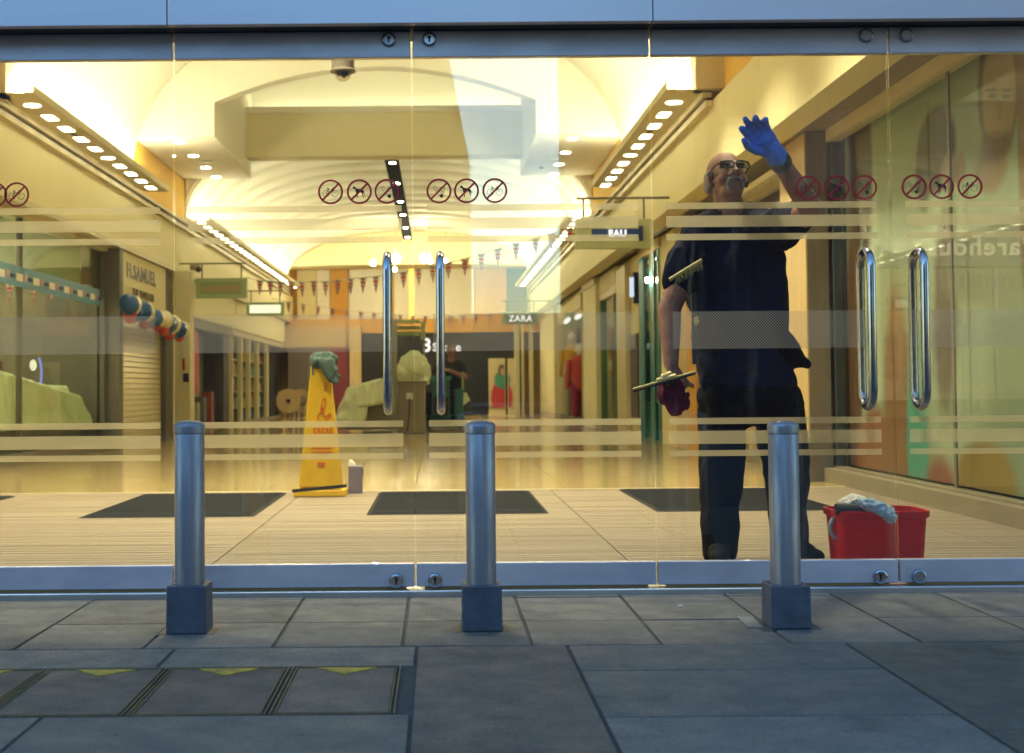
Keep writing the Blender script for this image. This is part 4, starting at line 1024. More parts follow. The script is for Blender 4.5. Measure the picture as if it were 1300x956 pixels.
rpan('head', 812.5, 838, 3.06, wood_m, 2.725, 2.86, td); rpan('glass_pane', 818.5, 825.6, 3.10, shopglass_m, .02, 2.7, td, .01); rpan('glass_pane', 831.4, 835.2, 3.10, shopglass_m, .02, 2.7, td, .01)
rpan('lower_panel', 818.5, 835, 3.13, pbr('teal_glass', (.02, .22, .32), .2), .02, .55, td, .02); rpan('inner_screen', 816, 836, 3.4, pbr('pale_blue_screen', (.40, .52, .46), .6), .02, 2.7, td, .03)
B('spot_lamp', globe_e, td, 3.02, 3.06, 19.20, 19.26, 2.30, 2.36)
cwl = thing('cream_wall', 'cream wall with dark framed poster and lit blue sign', 'wall', (3.1, 22, 0))
rpan('wall', 783, 812, 3.12, wall_m, 0, 2.86, cwl); rpan('post', 783.5, 794.5, 3.02, tan_m, 0, 2.75, cwl, .09)
rpan('poster_frame', 798, 810, 3.10, pbr('dark_poster', (.03, .035, .06), .3), .30, 1.62, cwl, .018)
c0, c1 = P(799.5, 346, Y=20.6), P(807.5, 385, Y=20.6)
ls = thing('lit_sign', 'small projecting sign with bright white face above the dark poster', 'sign', (2.95, 20.6, c1.z))
B('case', navy_m, ls, c0.x + .055, c1.x + .06, 20.55, 20.68, c1.z, c0.z); B('face', white_e, ls, c0.x, c0.x + .053, 20.54, 20.66, c1.z + .1, c0.z - .08)
re_ = front(1, 22.8, 27.0, 'right shop with amber interior and green glass edge', [23.0, 24.9], pbr('green_edge', (.10, .22, .12), .3), pbr('amber_wall', (.60, .32, .06), .6), ztop=2.5, x=3.1, depth=1.6)
B('header', wall_m, re_, 3.05, 3.2, 22.8, 27.0, 2.53, 2.86)
for k, (y, mt, h) in enumerate(((23.3, pk[0], 1.5), (24.0, rust_letter, 1.7), (25.1, dark_m, 1.9), (25.9, pk[2], 1.2))): B('display_rail', mt, re_, 3.3, 3.6, y, y + .45, .13, h)
def column(px0, px1, Xc, lab):
    ya, yb = P(px1, 480, X=Xc).y, P(px0, 480, X=Xc).y
    t = thing('column', lab, 'column', (Xc, (ya + yb) / 2, 0), 'cream columns between the right shops')
    B('shaft', wall_m, t, Xc, Xc + .4, ya, yb, .12, 2.72); B('capital', tan_m, t, Xc - .03, Xc + .42, ya - .03, yb + .03, 2.722, 2.86); B('base', tan_m, t, Xc - .01, Xc + .41, ya - .01, yb + .01, 0, .118)
column(741, 757, 2.98, 'cream column left of the amber shop'); column(686, 704, 2.95, 'cream column farthest along the right shops')
rf = front(1, 28.3, 34.4, 'right shop with colourful mannequins behind glass', [28.4, 30.5, 33], tan_m, dark_m, ztop=2.45, x=3.12, depth=1.7)
B('header', wall_m, rf, 3.05, 3.2, 28.3, 34.4, 2.48, 2.86)
hg = thing('leaf_sign', 'green sign with two white leaf shapes behind the right shop glass', 'sign', (2.9, 27.6, 2.2))
a, b = P(716, 398, Y=27.6), P(748, 416, Y=27.6)
B('board', greensign_m, hg, a.x, b.x, 27.58, 27.62, b.z, a.z)
for px, py, an in ((720, 407, 40), (734, 402, 30)):
    c = P(px, py, Y=27.57); MB().ell(c, (.09, .01, .05), T=Matrix.Rotation(R(-an), 3, 'Y')).build('leaf_mark', white_letter, hg, smooth=60)
def mannequin(px, Y, h, top, low, lab):
    c = P(px, 500, Y=Y); t = thing('mannequin', lab, 'mannequin', (c.x, Y, .13), 'dressed mannequins')
    MB().ell((c.x, Y, h - .12), (.09, .1, .12)).cap((c.x, Y, h - .26), (c.x, Y, h - .2), .05, .045).build('head', white_pl, t, smooth=60)
    MB().cap((c.x, Y, h - .45), (c.x, Y, h - .95), .2, .15).cap((c.x - .22, Y, h - .42), (c.x - .27, Y, h - .95), .06, .05).cap((c.x + .22, Y, h - .42), (c.x + .27, Y, h - .95), .06, .05).build('top', top, t, smooth=60)
    MB().cap((c.x - .09, Y, h - .98), (c.x - .1, Y, .2), .11, .08).cap((c.x + .09, Y, h - .98), (c.x + .1, Y, .2), .11, .08).build('trousers', low, t, smooth=60)
mannequin(727, 29.6, 2.0, pbr('yellow_cloth', (.55, .34, .03), .8), pbr('khaki_cloth', (.3, .27, .15), .8), 'mannequin in yellow top behind the right shop glass')
mannequin(736, 29.3, 1.75, pbr('red_cloth', (.5, .06, .04), .8), pbr('crimson_cloth', (.3, .02, .06), .8), 'mannequin in red beside the one in yellow')

def stock(par, x, y0, y1, s_, seed, zs=(.35, .75, 1.15, 1.55), dens=.85):
    """filled shelves a little way behind the glass"""
    r_ = random.Random(seed)
    for z in zs:
        B('shelf', tan_m, par, min(x, x + s_ * .22), max(x, x + s_ * .22), y0, y1, z - .025, z)
        y = y0 + .05
        while y < y1 - .3:
            w = r_.uniform(.14, .38); h = r_.uniform(.14, .33)
            if r_.random() < dens: B('packet', r_.choice(gd), par, min(x + s_ * .02, x + s_ * .18), max(x + s_ * .02, x + s_ * .18), y, y + w, z + .001, z + h)
            y += w + r_.uniform(.02, .12)
gd = pk + [pbr('packet_%s' % n, c, .6) for n, c in (('crimson', (.42, .03, .04)), ('mustard', (.5, .32, .04)), ('turquoise', (.05, .26, .28)), ('ivory', (.6, .55, .42)), ('violet', (.16, .06, .2)))]
stock(rf, 3.55, 28.5, 29.0, 1, 1); stock(rf, 3.6, 30.2, 34.2, 1, 2); stock(re_, 3.75, 23.0, 26.8, 1, 3); stock(rbk, 3.6, 12.2, 15.8, 1, 4, dens=.6); stock(lb, -5.2, 25.5, 27.4, -1, 5, zs=(.3, .7, 1.1)); stock(lc, -5.0, 29.8, 38, -1, 6)
for y, z0, z1, m_ in ((24.6, 1.0, 1.9, orange_m), (25.6, .9, 2.1, pk[0]), (31.3, 1.2, 2.1, gd[7]), (32.4, 1.0, 2.2, gd[8])):
    par = re_ if y < 28 else rf
    B('hanging_poster', m_, par, 3.22, 3.23, y, y + .55, z0, z1); B('poster_band', whitef_m, par, 3.214, 3.219, y + .05, y + .5, z0 + .1, z0 + .28)
# ------------------------------------------------------------------ bunting
def bunting(pts, lab):
    a = P(pts[0][0], pts[0][1], Y=pts[0][2])
    t = thing('bunting', lab, 'bunting', tuple(a), 'strings of flag bunting')
    w = [P(x, y, Y=Y) for x, y, Y in pts]
    MB().tube(w, .006, 6).build('string', string_m, t)
    src = None
    for c in w[1:-1]:
        if src is None:
            m = MB(); h, b = .235, .056
            m.face([(-b, 0, 0), (b, 0, 0), (0, 0, -h)], 0)
            def tri_x(z): return b * (1 + z / h)
            for s_ in (-1, 1):
                y = s_ * .0012
                m.face([(-b * .98, y, -.004), (-b * .60, y, -.004), (b * .25, y, -.14), (.010, y, -.18)], 2); m.face([(b * .98, y, -.004), (b * .60, y, -.004), (-b * .25, y, -.14), (-.010, y, -.18)], 2)
                y = s_ * .002; z0 = -.050; z1 = -.096
                m.face([(-.0155, y, -.002), (.0155, y, -.002), (.009, y, -.18), (-.009, y, -.18)], 2); m.face([(-tri_x(z0 + .0), y, z0 + .0), (tri_x(z0), y, z0), (tri_x(z1), y, z1), (-tri_x(z1), y, z1)], 2)
                y = s_ * .003; z0 = -.061; z1 = -.085
                m.face([(-.009, y, -.002), (.009, y, -.002), (.004, y, -h + .012), (-.004, y, -h + .012)], 1); m.face([(-tri_x(z0), y, z0), (tri_x(z0), y, z0), (tri_x(z1), y, z1), (-tri_x(z1), y, z1)], 1)
            m.v = [(p[0] + c.x, p[1] + c.y, p[2] + c.z) for p in m.v]
            src = m.build('pennant', [navy_m, redf_m, whitef_m], t, loc=tuple(c)); o = src
        else: o = inst(src, t, c)
        o.rotation_euler = (rnd.uniform(-.2, .2), 0, rnd.uniform(-.35, .35))
s1 = [(312, 352), (330, 356), (343, 357), (356, 358), (370, 358), (383, 358), (398, 357), (413, 357), (429, 355.5), (445, 354), (461, 352.5), (477, 351), (494, 348.5), (512, 345.5), (531, 341.5), (549, 338), (569, 333), (590, 328.5), (611, 322.5), (632, 316), (655, 309), (680, 302.5), (700, 296), (724, 289.5), (752, 279)]
bunting([(x, y, 21 - 5 * (x - 312) / 440) for x, y in s1], 'upper string of union flag pennants sagging across the hall')
s2 = [(345, 379), (366, 383.5), (385, 386), (404, 389), (422, 391.5), (440, 394), (458, 396), (475, 397.5), (492, 399), (508, 400), (524, 401), (540, 401.3), (556, 401.5), (572, 401.3), (588, 401), (604, 400), (622, 398.5), (640, 396)]
bunting([(x, y, 29) for x, y in s2], 'lower farther string of union flag pennants below the first')
s3 = [(2, 354), (13, 358), (42, 360), (66, 362), (88, 362), (112, 362), (136, 360)]
bunting([(P(x, y, X=-4.7).x * 0 + x, y, P(x, y, X=-4.75).y) for x, y in s3], 'short string of flag pennants inside the left shop window')

# ------------------------------------------------------------------ middle distance: kiosk, sheets, scrubber, cone
def bxp(n, m_, par, p0, p1, Y, d, bevel=0):
    a, b = P(*p0, Y=Y), P(*p1, Y=Y); return B(n, m_, par, a.x, b.x, Y, Y + d, max(b.z, .0), a.z, bevel)
kk = thing('kiosk', 'grey green kiosk counter with slim posts and slatted canopy', 'kiosk', (-1.0, 23.6, 0))
bxp('tall_counter', counter_m, kk, (505, 487), (540, 549.5), 23.3, .9); bxp('counter_top', wood_dark_m, kk, (503, 484), (542, 487), 23.25, 1.0)
bxp('low_counter', counter_m, kk, (434, 509), (504, 545), 23.6, .9); bxp('kick_plate', navy_m, kk, (506, 549.5), (538, 552), 23.32, .5)
bxp('post', counter_m, kk, (498, 406), (504.5, 551), 23.1, .1); bxp('post', counter_m, kk, (537, 410), (540, 487), 24.4, .1)
for k, (a, b) in enumerate(((406, 410), (414, 418), (421, 426))): bxp('canopy_slat', greensign_m, kk, (496 + k * 2, a), (533, b), 23.2 + k * .3, .2)
bxp('canopy_edge', greensign_m, kk, (534, 409), (539, 430), 23.5, 1.0); bxp('socket_plate', white_pl, kk, (516, 499), (524, 507), 23.28, .015); 
MB().tube([P(520, 505, Y=23.27), P(519, 530, Y=23.27), P(517, 548, Y=23.27)], .012, 6).build('cable', black_m, kk)
c1, c2 = P(526, 470, Y=23.7), P(480, 500, Y=23.9)
def px_z(py): return P(500, py, Y=23.6).z
def gxx(px): return P(px, 480, Y=23.6).x
m = MB().ell((gxx(525), 23.7, px_z(467)), (.25, .33, .29)).ell((gxx(532), 23.75, px_z(473)), (.20, .33, .23)).ell((gxx(515), 23.7, px_z(474)), (.17, .3, .2)).taper([(gxx(507), 23.45, px_z(487)), (gxx(544), 23.45, px_z(487)), (gxx(544), 24.0, px_z(487)), (gxx(507), 24.0, px_z(487))], [(gxx(512), 23.5, px_z(466)), (gxx(537), 23.5, px_z(466)), (gxx(537), 23.95, px_z(466)), (gxx(512), 23.95, px_z(466))])
o = blob('dust_sheet', m, sheet_m, None, .015, 4, (.030, (7, 7, 4), 1), loc=(gxx(526), 23.75, px_z(487)))
tag(o, 'round bundled green dust sheet on top of the tall kiosk counter', 'dust sheet', 'green dust sheets')
m = MB().taper([(gxx(426), 23.36, px_z(534)), (gxx(462), 23.36, px_z(534)), (gxx(462), 24.25, px_z(534)), (gxx(426), 24.25, px_z(534))], [(gxx(443), 23.5, px_z(493)), (gxx(470), 23.5, px_z(490)), (gxx(470), 24.1, px_z(490)), (gxx(443), 24.1, px_z(493))])
m.taper([(gxx(456), 23.38, px_z(515)), (gxx(503), 23.38, px_z(508)), (gxx(503), 24.2, px_z(508)), (gxx(456), 24.2, px_z(515))], [(gxx(458), 23.48, px_z(489)), (gxx(503), 23.48, px_z(478)), (gxx(503), 24.1, px_z(478)), (gxx(458), 24.1, px_z(489))])
o = blob('dust_sheet', m, sheet_m, None, .015, 4, (.040, (7, 7, 1.6), 1), loc=(c2.x, 23.7, c2.z - .3)); tag(o, 'long draped green dust sheet over the low kiosk counter', 'dust sheet', 'green dust sheets')
# cable drum
t = thing('cable_drum', 'wooden cable drum with round end discs left of the yellow cone', 'cable drum', (P(368, 508, Y=22).x, 22, 0))
for px, Y in ((366, 21.8), (382, 22.3)):
    c = P(px, 509, Y=Y); T = Matrix.Rotation(R(90), 3, 'X') 
    MB().lathe([(.20, -.02), (.20, .02)], c, 28, T=T).build('disc', wood_m, t, smooth=40)
c = P(366, 509, Y=21.75); MB().lathe([(.035, -.03), (.035, .03)], c, 16, T=T).build('hub_hole', black_m, t)
for px in (360, 372, 378, 385): v = P(px, 530, Y=21.9); MB().tube([P(px + 2, 515, Y=21.95), (v.x, 21.95, .0)], .018, 8).build('leg', tan_m, t)
MB().tube([P(369, 509, Y=21.85), P(382, 509, Y=22.28)], .09, 14).build('core', wood_dark_m, t)
# far phone shop sign and posters
pz = P(533, 440, Y=38.9)
t = thing('phone_shop_sign', 'white glowing sign with a large numeral three over the black far shop', 'sign', (pz.x, 38.9, pz.z))
text('lettering', '3', .55, at((P(542, 443, Y=38.9).x, 38.92, pz.z + .02), FACE_CAM), white_letter, t, .01, .012); text('lettering', 'Store', .34, at((P(549, 443, Y=38.9).x, 38.92, pz.z - .03), FACE_CAM), white_letter, t, .01, .004, align='LEFT')
pa_ = paint('stand_print', (.55, .48, .28), [(P(632, 0, Y=37).x, P(632, 505, Y=37).z, .3, .5, 0, (.45, .03, .04), .1), (P(633, 0, Y=37).x, P(633, 482, Y=37).z, .22, .25, 0, (.05, .25, .18), .15), (P(632, 0, Y=37).x, P(632, 470, Y=37).z, .1, .16, 0, (.12, .08, .05), .2), (P(633, 0, Y=37).x, P(633, 472, Y=37).z, .06, .1, 0, (.45, .3, .2), .2)], axes=(0, 2))
for k, (p0, p1) in enumerate(((( 621, 456), (641, 517)), ((645, 456), (653, 517)))):
    a, b = P(*p0, Y=37), P(*p1, Y=37)
    t = thing('poster_stand', 'standing poster with green and red print before the black shop' if k == 0 else 'narrow poster stand right of the larger red one', 'poster stand', ((a.x + b.x) / 2, 37, 0), 'poster stands at the far shop')
    MB().box(a.x, b.x, 37, 37.03, b.z, a.z).build('print', pa_, t, loc=(0, 37, 0)); MB().box(a.x - .02, b.x + .02, 37.032, 37.07, 0, a.z + .02).build('frame', tan_m, t); MB().box(a.x - .05, b.x + .05, 36.9, 37.2, 0, .02).build('foot', tan_m, t)
for k, (px0, px1) in enumerate(((653, 659), (661.5, 664.5), (671.5, 676.5))):
    a, b = gx(px0, 34), gx(px1, 34)
    t = thing('post', ['cream post right of the poster stands', 'thin cream post second from the poster stands', 'cream post nearest the farthest column'][k], 'post', ((a + b) / 2, 34, 0), 'slim cream posts at the far right'); B('shaft', wall_m, t, a, b, 34, 34.2, 0.03, 2.4); B('foot', tan_m, t, a - .02, b + .02, 33.97, 34.22, 0, .028)

# ---- yellow cone
Yc = P(408, 629, Z=0).y; cx = P(408, 629, Z=0).x
t = thing('floor_cone', 'tall yellow wet floor cone with red print on the matting', 'warning cone', (cx, Yc, 0))
zt = P(408, 462, Y=Yc).z
k = Yc / FPX
def fr(h0, h1, z0, z1): return [(cx - h0, Yc - h0 * .8, z0), (cx + h0, Yc - h0 * .8, z0), (cx + h0, Yc + h0 * .8, z0), (cx - h0, Yc + h0 * .8, z0)], [(cx - h1, Yc - h1 * .8, z1), (cx + h1, Yc - h1 * .8, z1), (cx + h1, Yc + h1 * .8, z1), (cx - h1, Yc + h1 * .8, z1)]
MB().taper(*fr(33 * k, 32 * k, .003, .05)).taper(*fr(27 * k, 26.5 * k, .051, .065)).build('base', cone_m, t, bevel=.008)
h0, h1 = 26.5 * k, 11.5 * k
MB().taper(*fr(h0, h1, .066, zt)).build('body', cone_m, t, bevel=.012)
def cone_face(x, z): 
    f = (z - .066) / (zt - .066); return Yc - .8 * (h0 + (h1 - h0) * f) - .004
g = MB()
def ck(px, py): v = P(px, py, Y=Yc - .1); return (v.x, v.z)
def cstroke(pts, w=.006, closed=False):
    q = MB(); stroke(q, [ck(*p) for p in pts], w, -.0015, .0015, closed=closed)
    g.v_off = len(g.v); n = len(g.v)
    g.v += [(a, cone_face(a, c) + b, c) for a, b, c in q.v]; g.f += [tuple(i + n for i in f) for f in q.f]; g.m += q.m
cstroke([(407, 518), (410, 506), (413, 506), (413.5, 511), (411, 518)], closed=True); cstroke([(409.5 + 2.2 * math.cos(a * .63), 521 + 2.2 * math.sin(a * .63)) for a in range(10)], closed=True)
cstroke([(405, 534), (403, 528), (406, 524.5), (410, 526), (413, 530), (418, 525), (420, 527), (414, 534), (412, 537)], .007)
cstroke([(411, 490), (413, 487), (415, 489), (413, 492), (411, 495), (415, 495)], .004)
for i, cc in enumerate(range(5)):
    x = 398 + i * 5.2; cstroke([(x, 550), (x + 1.5, 543), (x + 3.2, 550)] if i % 2 else [(x, 543), (x + 3, 543), (x, 546), (x + 3, 550), (x, 550)], .006)
for z in (569, 574):
    for i in range(6): cstroke([(396 + i * 4.4, z), (399 + i * 4.4, z - .5)], .009)
cstroke([(404, 588), (412, 588)], .012); cstroke([(404, 591.5), (412, 591.5)], .008)
g.build('red_print', redprint_m, t)
# cloth over the top of the cone
m = MB(); zz = lambda py: P(408, py, Y=Yc).z
def cp(px, py, dy=0): v = P(px, py, Y=Yc); return (v.x, Yc + dy, v.z)
for a, b, ra, rb in ((cp(402, 457), cp(420, 456), .05, .05), (cp(403, 460, -.05), cp(425, 470, -.07), .035, .03), (cp(418, 462, -.06), cp(427, 484, -.09), .045, .018), (cp(410, 460, -.08), cp(422, 483, -.10), .03, .015), (cp(402, 460, -.02), cp(397, 478, -.03), .035, .022), (cp(397, 470, 0), cp(395, 490, 0), .025, .012), (cp(408, 460, .06), cp(410, 490, .09), .05, .02), (cp(425, 474, -.08), cp(431, 478, -.08), .02, .008)):
    m.cap(a, b, ra, rb)
o = blob('cleaning_cloth', m, cloth_green, None, .009, 2, (.012, (22, 22, 9), 1), loc=cp(410, 456)); tag(o, 'grey green cloth draped over the top of the yellow cone', 'cloth')
t = thing('squeegee', 'black squeegee lying across the foot of the yellow cone', 'squeegee', tuple(P(405.5, 620, Y=Yc - .24)))
o = MB().box(-.2, .2, -.012, .012, -.012, .012, T=Matrix.Translation(P(405.5, 626 - 6, Y=Yc - .24)) @ Matrix.Rotation(R(-5), 4, 'Y')).build('blade', black_m, t)
bxY = P(451, 627, Z=.0).y
t = thing('lilac_box', 'small lilac box with a white nozzle poking out beside the cone', 'box', (P(451, 627, Z=0).x, bxY, 0))
a, b = P(442, 592, Y=bxY), P(459.5, 627, Y=bxY); MB().box(a.x, b.x, bxY, bxY + .1, .003, a.z).build('carton', lilac_m, t, bevel=.004); MB().box(b.x + .001, b.x + .008, bxY + .01, bxY + .09, .12, .2).build('side_flap', lilac_m, t)
MB().cap(P(446, 594, Y=bxY + .05), P(445.5, 587, Y=bxY + .05), .022, .018).cap(P(445.5, 586, Y=bxY + .05), P(450, 590, Y=bxY + .05), .016, .012).build('nozzle', white_pl, t, smooth=60)

# ---- red bucket by the glass
Yb = 5.62; a, b = P(1063, 649, Y=Yb), P(1184, 649, Y=Yb); zt = a.z - .003
bk = thing('bucket', 'red rectangular bucket standing behind the glass near the right', 'bucket', ((a.x + b.x) / 2, Yb + .13, 0))
x0, x1, y0, y1 = a.x + .012, b.x - .004, Yb, Yb + .27
def rrect(x0, x1, y0, y1, r, n=5):
    pts = []
    for cx_, cy_, a0 in ((x1 - r, y1 - r, 0), (x0 + r, y1 - r, 90), (x0 + r, y0 + r, 180), (x1 - r, y0 + r, 270)):
        for i in range(n + 1): pts.append((cx_ + r * math.cos(R(a0 + 90 * i / n)), cy_ + r * math.sin(R(a0 + 90 * i / n))))
    return pts
rings = [(.025, .004, .05), (.018, .02, .05), (.004, zt - .03, .055), (-.006, zt - .028, .06), (-.008, zt, .06), (.004, zt, .05), (.006, zt - .03, .05), (.026, .03, .05)]
m = MB(); K = None
for ins, z, r in rings:
    q = rrect(x0 + ins, x1 - ins, y0 + ins, y1 - ins, r); K = len(q); m.v += [(u, v, z) for u, v in q]
for i in range(len(rings) - 1):
    for j in range(K): m.f.append((i * K + j, i * K + (j + 1) % K, (i + 1) * K + (j + 1) % K, (i + 1) * K + j)); m.m.append(0)
m.f.append(tuple(range(K - 1, -1, -1))); m.m.append(0); m.f.append(tuple((len(rings) - 1) * K + j for j in range(K))); m.m.append(0)
m.build('tub', red_m, bk, smooth=40)
hp = [P(px, py, Y=Yb + .10) for px, py in ((1063, 655), (1057, 660), (1054, 668), (1054.5, 676), (1060, 682), (1063, 682))]
MB().tube(hp, .011, 10).build('handle', pbr('handle_grey', (.35, .33, .34), .5), bk, smooth=60)
t = thing('squeegee', 'black squeegee sleeve lying across the rim of the red bucket', 'squeegee', (a.x + .06, Yb + .05, zt))
MB().tube([P(1061, 647, Y=Yb + .04), P(1101, 647.5, Y=Yb + .04)], .026, 14).build('sleeve', rubber, t, smooth=40); MB().tube([P(1100, 648, Y=Yb + .1), P(1104, 655, Y=Yb + .15)], .012, 10).build('handle', black_m, t, smooth=40)
m = MB(); rr = random.Random(4)
for px, py, r in ((1075, 640, .03), (1083, 637, .034), (1090, 638, .032), (1080, 643, .03), (1093, 643, .025)): v = P(px, py, Y=Yb + .12); m.ell(v, (r * 1.2, r * 1.6, r))
o = blob('sponge', m, sponge_m, None, .005, 1, (.006, (70, 70, 70)), loc=P(1083, 641, Y=Yb + .12)); tag(o, 'cream fluffy sponge resting behind the black sleeve in the bucket', 'sponge')
m = MB(); 
for px, py, r in ((1100, 640, .026), (1108, 643, .030), (1116, 648, .030), (1124, 653, .028), (1130, 657, .026), (1118, 643, .022), (1128, 649, .022)): v = P(px, py, Y=Yb + .015); m.ell(v, (r * 1.1, r * 1.3, r))
o = blob('mop_cloth', m, mop_m, None, .005, 1, (.008, (60, 60, 60)), loc=P(1115, 648, Y=Yb)); tag(o, 'white and blue fleecy mop cloth hanging over the bucket rim', 'cloth')

# ================================================================== PEOPLE
def hand(m, wrist, d, n, side, curls, spread=(8, 2, -3, -9), scale=1.0, fr=.0095, thumb=(45, 25, 15), tn=None):
    """palm, four separate bent fingers and a thumb; side=+1 puts the thumb on d x n"""
    d = Vector(d).normalized(); n = Vector(n); n = (n - d * n.dot(d)).normalized(); s = d.cross(n) * side
    w = Vector(wrist); k = scale
    offs = (.030, .010, -.010, -.028); plen = (.088, .092, .088, .080); flen = (.072, .080, .074, .058)
    for o, pl in zip(offs, plen):
        m.cap(w + s * o * .55 * k + d * .012 * k, w + (s * o + d * pl) * k, .017 * k, .0135 * k, 10)
    m.ell(w + d * .05 * k + s * .002, (.03 * k, .03 * k, .03 * k), 10, 8)
    for i in range(4):
        p = w + (s * offs[i] + d * plen[i]) * k; a = R(spread[i]); fd = d * math.cos(a) + s * math.sin(a); ang = 0
        for j, fracl in enumerate((.45, .30, .25)):
            ang += R(curls[i][j]); v = fd * math.cos(ang) + n * math.sin(ang); q = p + v * flen[i] * fracl * k
            m.cap(p, q, fr * k * (1 - .09 * j), fr * k * (1 - .09 * (j + 1)), 10); p = q
    p = w + (s * .026 + d * .022 + n * .006) * k; ta = R(thumb[0]); v = d * math.cos(ta) + s * math.sin(ta) + n * .25
    for j, l in enumerate((.042, .034, .028)):
        v = v.normalized(); q = p + v * l * k; m.cap(p, q, (.0145 - .0015 * j) * k, (.0125 - .0013 * j) * k, 10); p = q
        v = v + d * .25 + n * math.tan(R(thumb[1])) * .6 - s * .25

def J(px, py, Y): return P(px, py, Y=Y)
man = thing('person', 'window cleaner in navy work clothes and glasses wiping the pane with a blue gloved hand', 'person', (J(955, 712, 6.1).x, 6.1, 0))
hc = J(922.5, 227.5, 6.02)
HM = Matrix.Rotation(R(8), 3, 'Z') @ Matrix.Rotation(R(-19), 3, 'X')   # turned a little and tilted back; local -Y is the face
HS = 1.04
def hp_(x, y, z): return hc + HM @ (Vector((x, y, z)) * HS)
def hell(m, c, r, n=18, k=12): m.ell(hp_(*c), tuple(q * HS for q in r), n, k, T=HM)
m = MB()
# skull, face, jaw, nose, ears
hell(m, (0, .018, .045), (.077, .098, .083)); hell(m, (0, -.028, -.005), (.066, .070, .085)); hell(m, (0, -.038, -.072), (.050, .055, .042)); hell(m, (0, -.068, -.088), (.026, .024, .022))
hell(m, (-.037, -.058, -.032), (.028, .032, .028)); hell(m, (.037, -.058, -.032), (.028, .032, .028))
m.cap(hp_(-.042, -.078, .030), hp_(.042, -.078, .030), .017 * HS, .017 * HS)
m.cap(hp_(0, -.090, .022), hp_(0, -.112, -.020), .010 * HS, .0155 * HS); m.ell(hp_(-.013, -.102, -.024), .011); m.ell(hp_(.013, -.102, -.024), .011); m.ell(hp_(0, -.114, -.022), .0145)
m.cap(hp_(-.022, -.088, -.054), hp_(.022, -.088, -.054), .0095, .0095); m.cap(hp_(-.019, -.088, -.068), hp_(.019, -.088, -.068), .0105, .0105)
for sx_ in (-1, 1):
    m.ell(hp_(.078 * sx_, .012, -.004), (.011, .021, .034), T=HM @ Matrix.Rotation(R(18 * sx_), 3, 'Z')); m.ell(hp_(.074 * sx_, .006, -.022), (.010, .014, .018), T=HM)
# neck, trunk
nk = J(930, 285, 6.07)
m.cap(hp_(0, .02, -.05), nk, .064, .068); m.cap(hp_(0, -.02, -.06), nk + Vector((0, -.03, .0)), .048, .055)
sL, sR = J(884, 306, 6.08), J(978, 296, 6.02)
m.cap(sL, sR, .07, .07); m.cap(nk, sL, .06, .065); m.cap(nk, sR, .06, .065)
m.ell(J(930, 345, 6.1), (.175, .115, .24)); m.ell(J(936, 420, 6.1), (.165, .125, .2)); m.ell(J(947, 495, 6.1), (.175, .12, .16))
# his right arm hangs, the forearm forward a little
eL, wL = J(850, 392, 6.02), J(852, 462, 5.93)
m.cap(sL, eL, .064, .052); m.cap(eL, eL + (wL - eL) * .45, .053, .047); m.cap(eL + (wL - eL) * .4, wL, .048, .033); m.ell(eL, .05)
hd = (J(858, 497, 5.90) - wL)
cur = [(55, 80, 50), (58, 82, 50), (60, 84, 50), (60, 84, 50)]
hand(m, wL, hd, (.75, -.65, 0), -1, cur, scale=1.06, thumb=(28, 40, 30))
# his left arm reaches up to the pane
eR, wR = J(1032, 268, 5.72), J(982, 193, 5.42)
m.cap(sR, eR, .064, .05); m.cap(eR, eR + (wR - eR) * .4, .053, .047); m.cap(eR + (wR - eR) * .35, wR, .048, .033); m.ell(eR, .049)
# legs inside the trousers
hipL, hipR, knL, knR, anL, anR = J(917, 530, 6.1), J(990, 528, 6.1), J(915, 610, 6.06), J(1006, 610, 6.06), J(913, 699, 6.1), J(1008, 699, 6.1)
for a, b, c in ((hipL, knL, anL), (hipR, knR, anR)):
    m.cap(a, b, .085, .06); m.cap(b, c, .06, .045)
body = blob('body', m, skin_m, man, .0055, 3)
# hands on the glass: blue glove
m = MB()
gd = J(938, 135, 5.31) - wR
hand(m, wR + gd * .02, gd, (0, -1, -.25), -1, [(14, 22, 14), (10, 18, 12), (16, 24, 16), (24, 30, 18)], spread=(9, 2, -4, -11), scale=1.28, fr=.0130, thumb=(34, 14, 8))
m.cap(wR - gd * .10, wR + gd * .1, .043, .041)
blob('glove', m, glove_m, man, .0045, 2, (.004, (40, 40, 40)))
m = MB(); cd = (eR - wR).normalized(); m.cap(wR + cd * .045, wR + cd * .075, .046, .047); blob('cuff', m, cuff_m, man, .005, 2)
# shirt
m = MB()
m.ell(J(930, 342, 6.1), (.203, .148, .27), 24, 14); m.ell(J(934, 410, 6.09), (.180, .160, .24), 24, 14); m.ell(J(944, 462, 6.1), (.215, .160, .14), 24, 14); m.ell(J(950, 485, 6.1), (.225, .155, .09), 24, 14)
m.cap(sL + Vector((.03, 0, -.01)), sR + Vector((-.03, 0, -.01)), .092, .092); m.cap(J(905, 292, 6.08), J(958, 288, 6.05), .088, .085)
slL = sL + (eL - sL) * .60; slR = sR + (eR - sR) * .52
m.cap(sL, slL, .088, .076); m.cap(sR, slR, .088, .080); m.cap(J(890, 330, 6.08), J(905, 430, 6.08), .08, .08); m.cap(J(972, 330, 6.06), J(975, 430, 6.08), .075, .085)
m.cap(J(912, 277, 6.07), J(948, 275, 6.05), .055, .055)
m.cap(J(985, 440, 6.08), J(1024, 464, 6.06), .075, .020)
shirt = blob('shirt', m, shirt_m, man, .007, 4, (.020, (8, 8, 4.5), 1))
m = MB(); n_ = 16; col_c = nk + Vector((0, -.005, .035))
m.tube([col_c + Vector((.075 * math.cos(R(a)), .078 * math.sin(R(a)), -.028 * math.sin(R(-a)) * -1)) for a in range(-60, 241, 20)], .014, 8); m.build('collar', shirt_m, man, smooth=60)
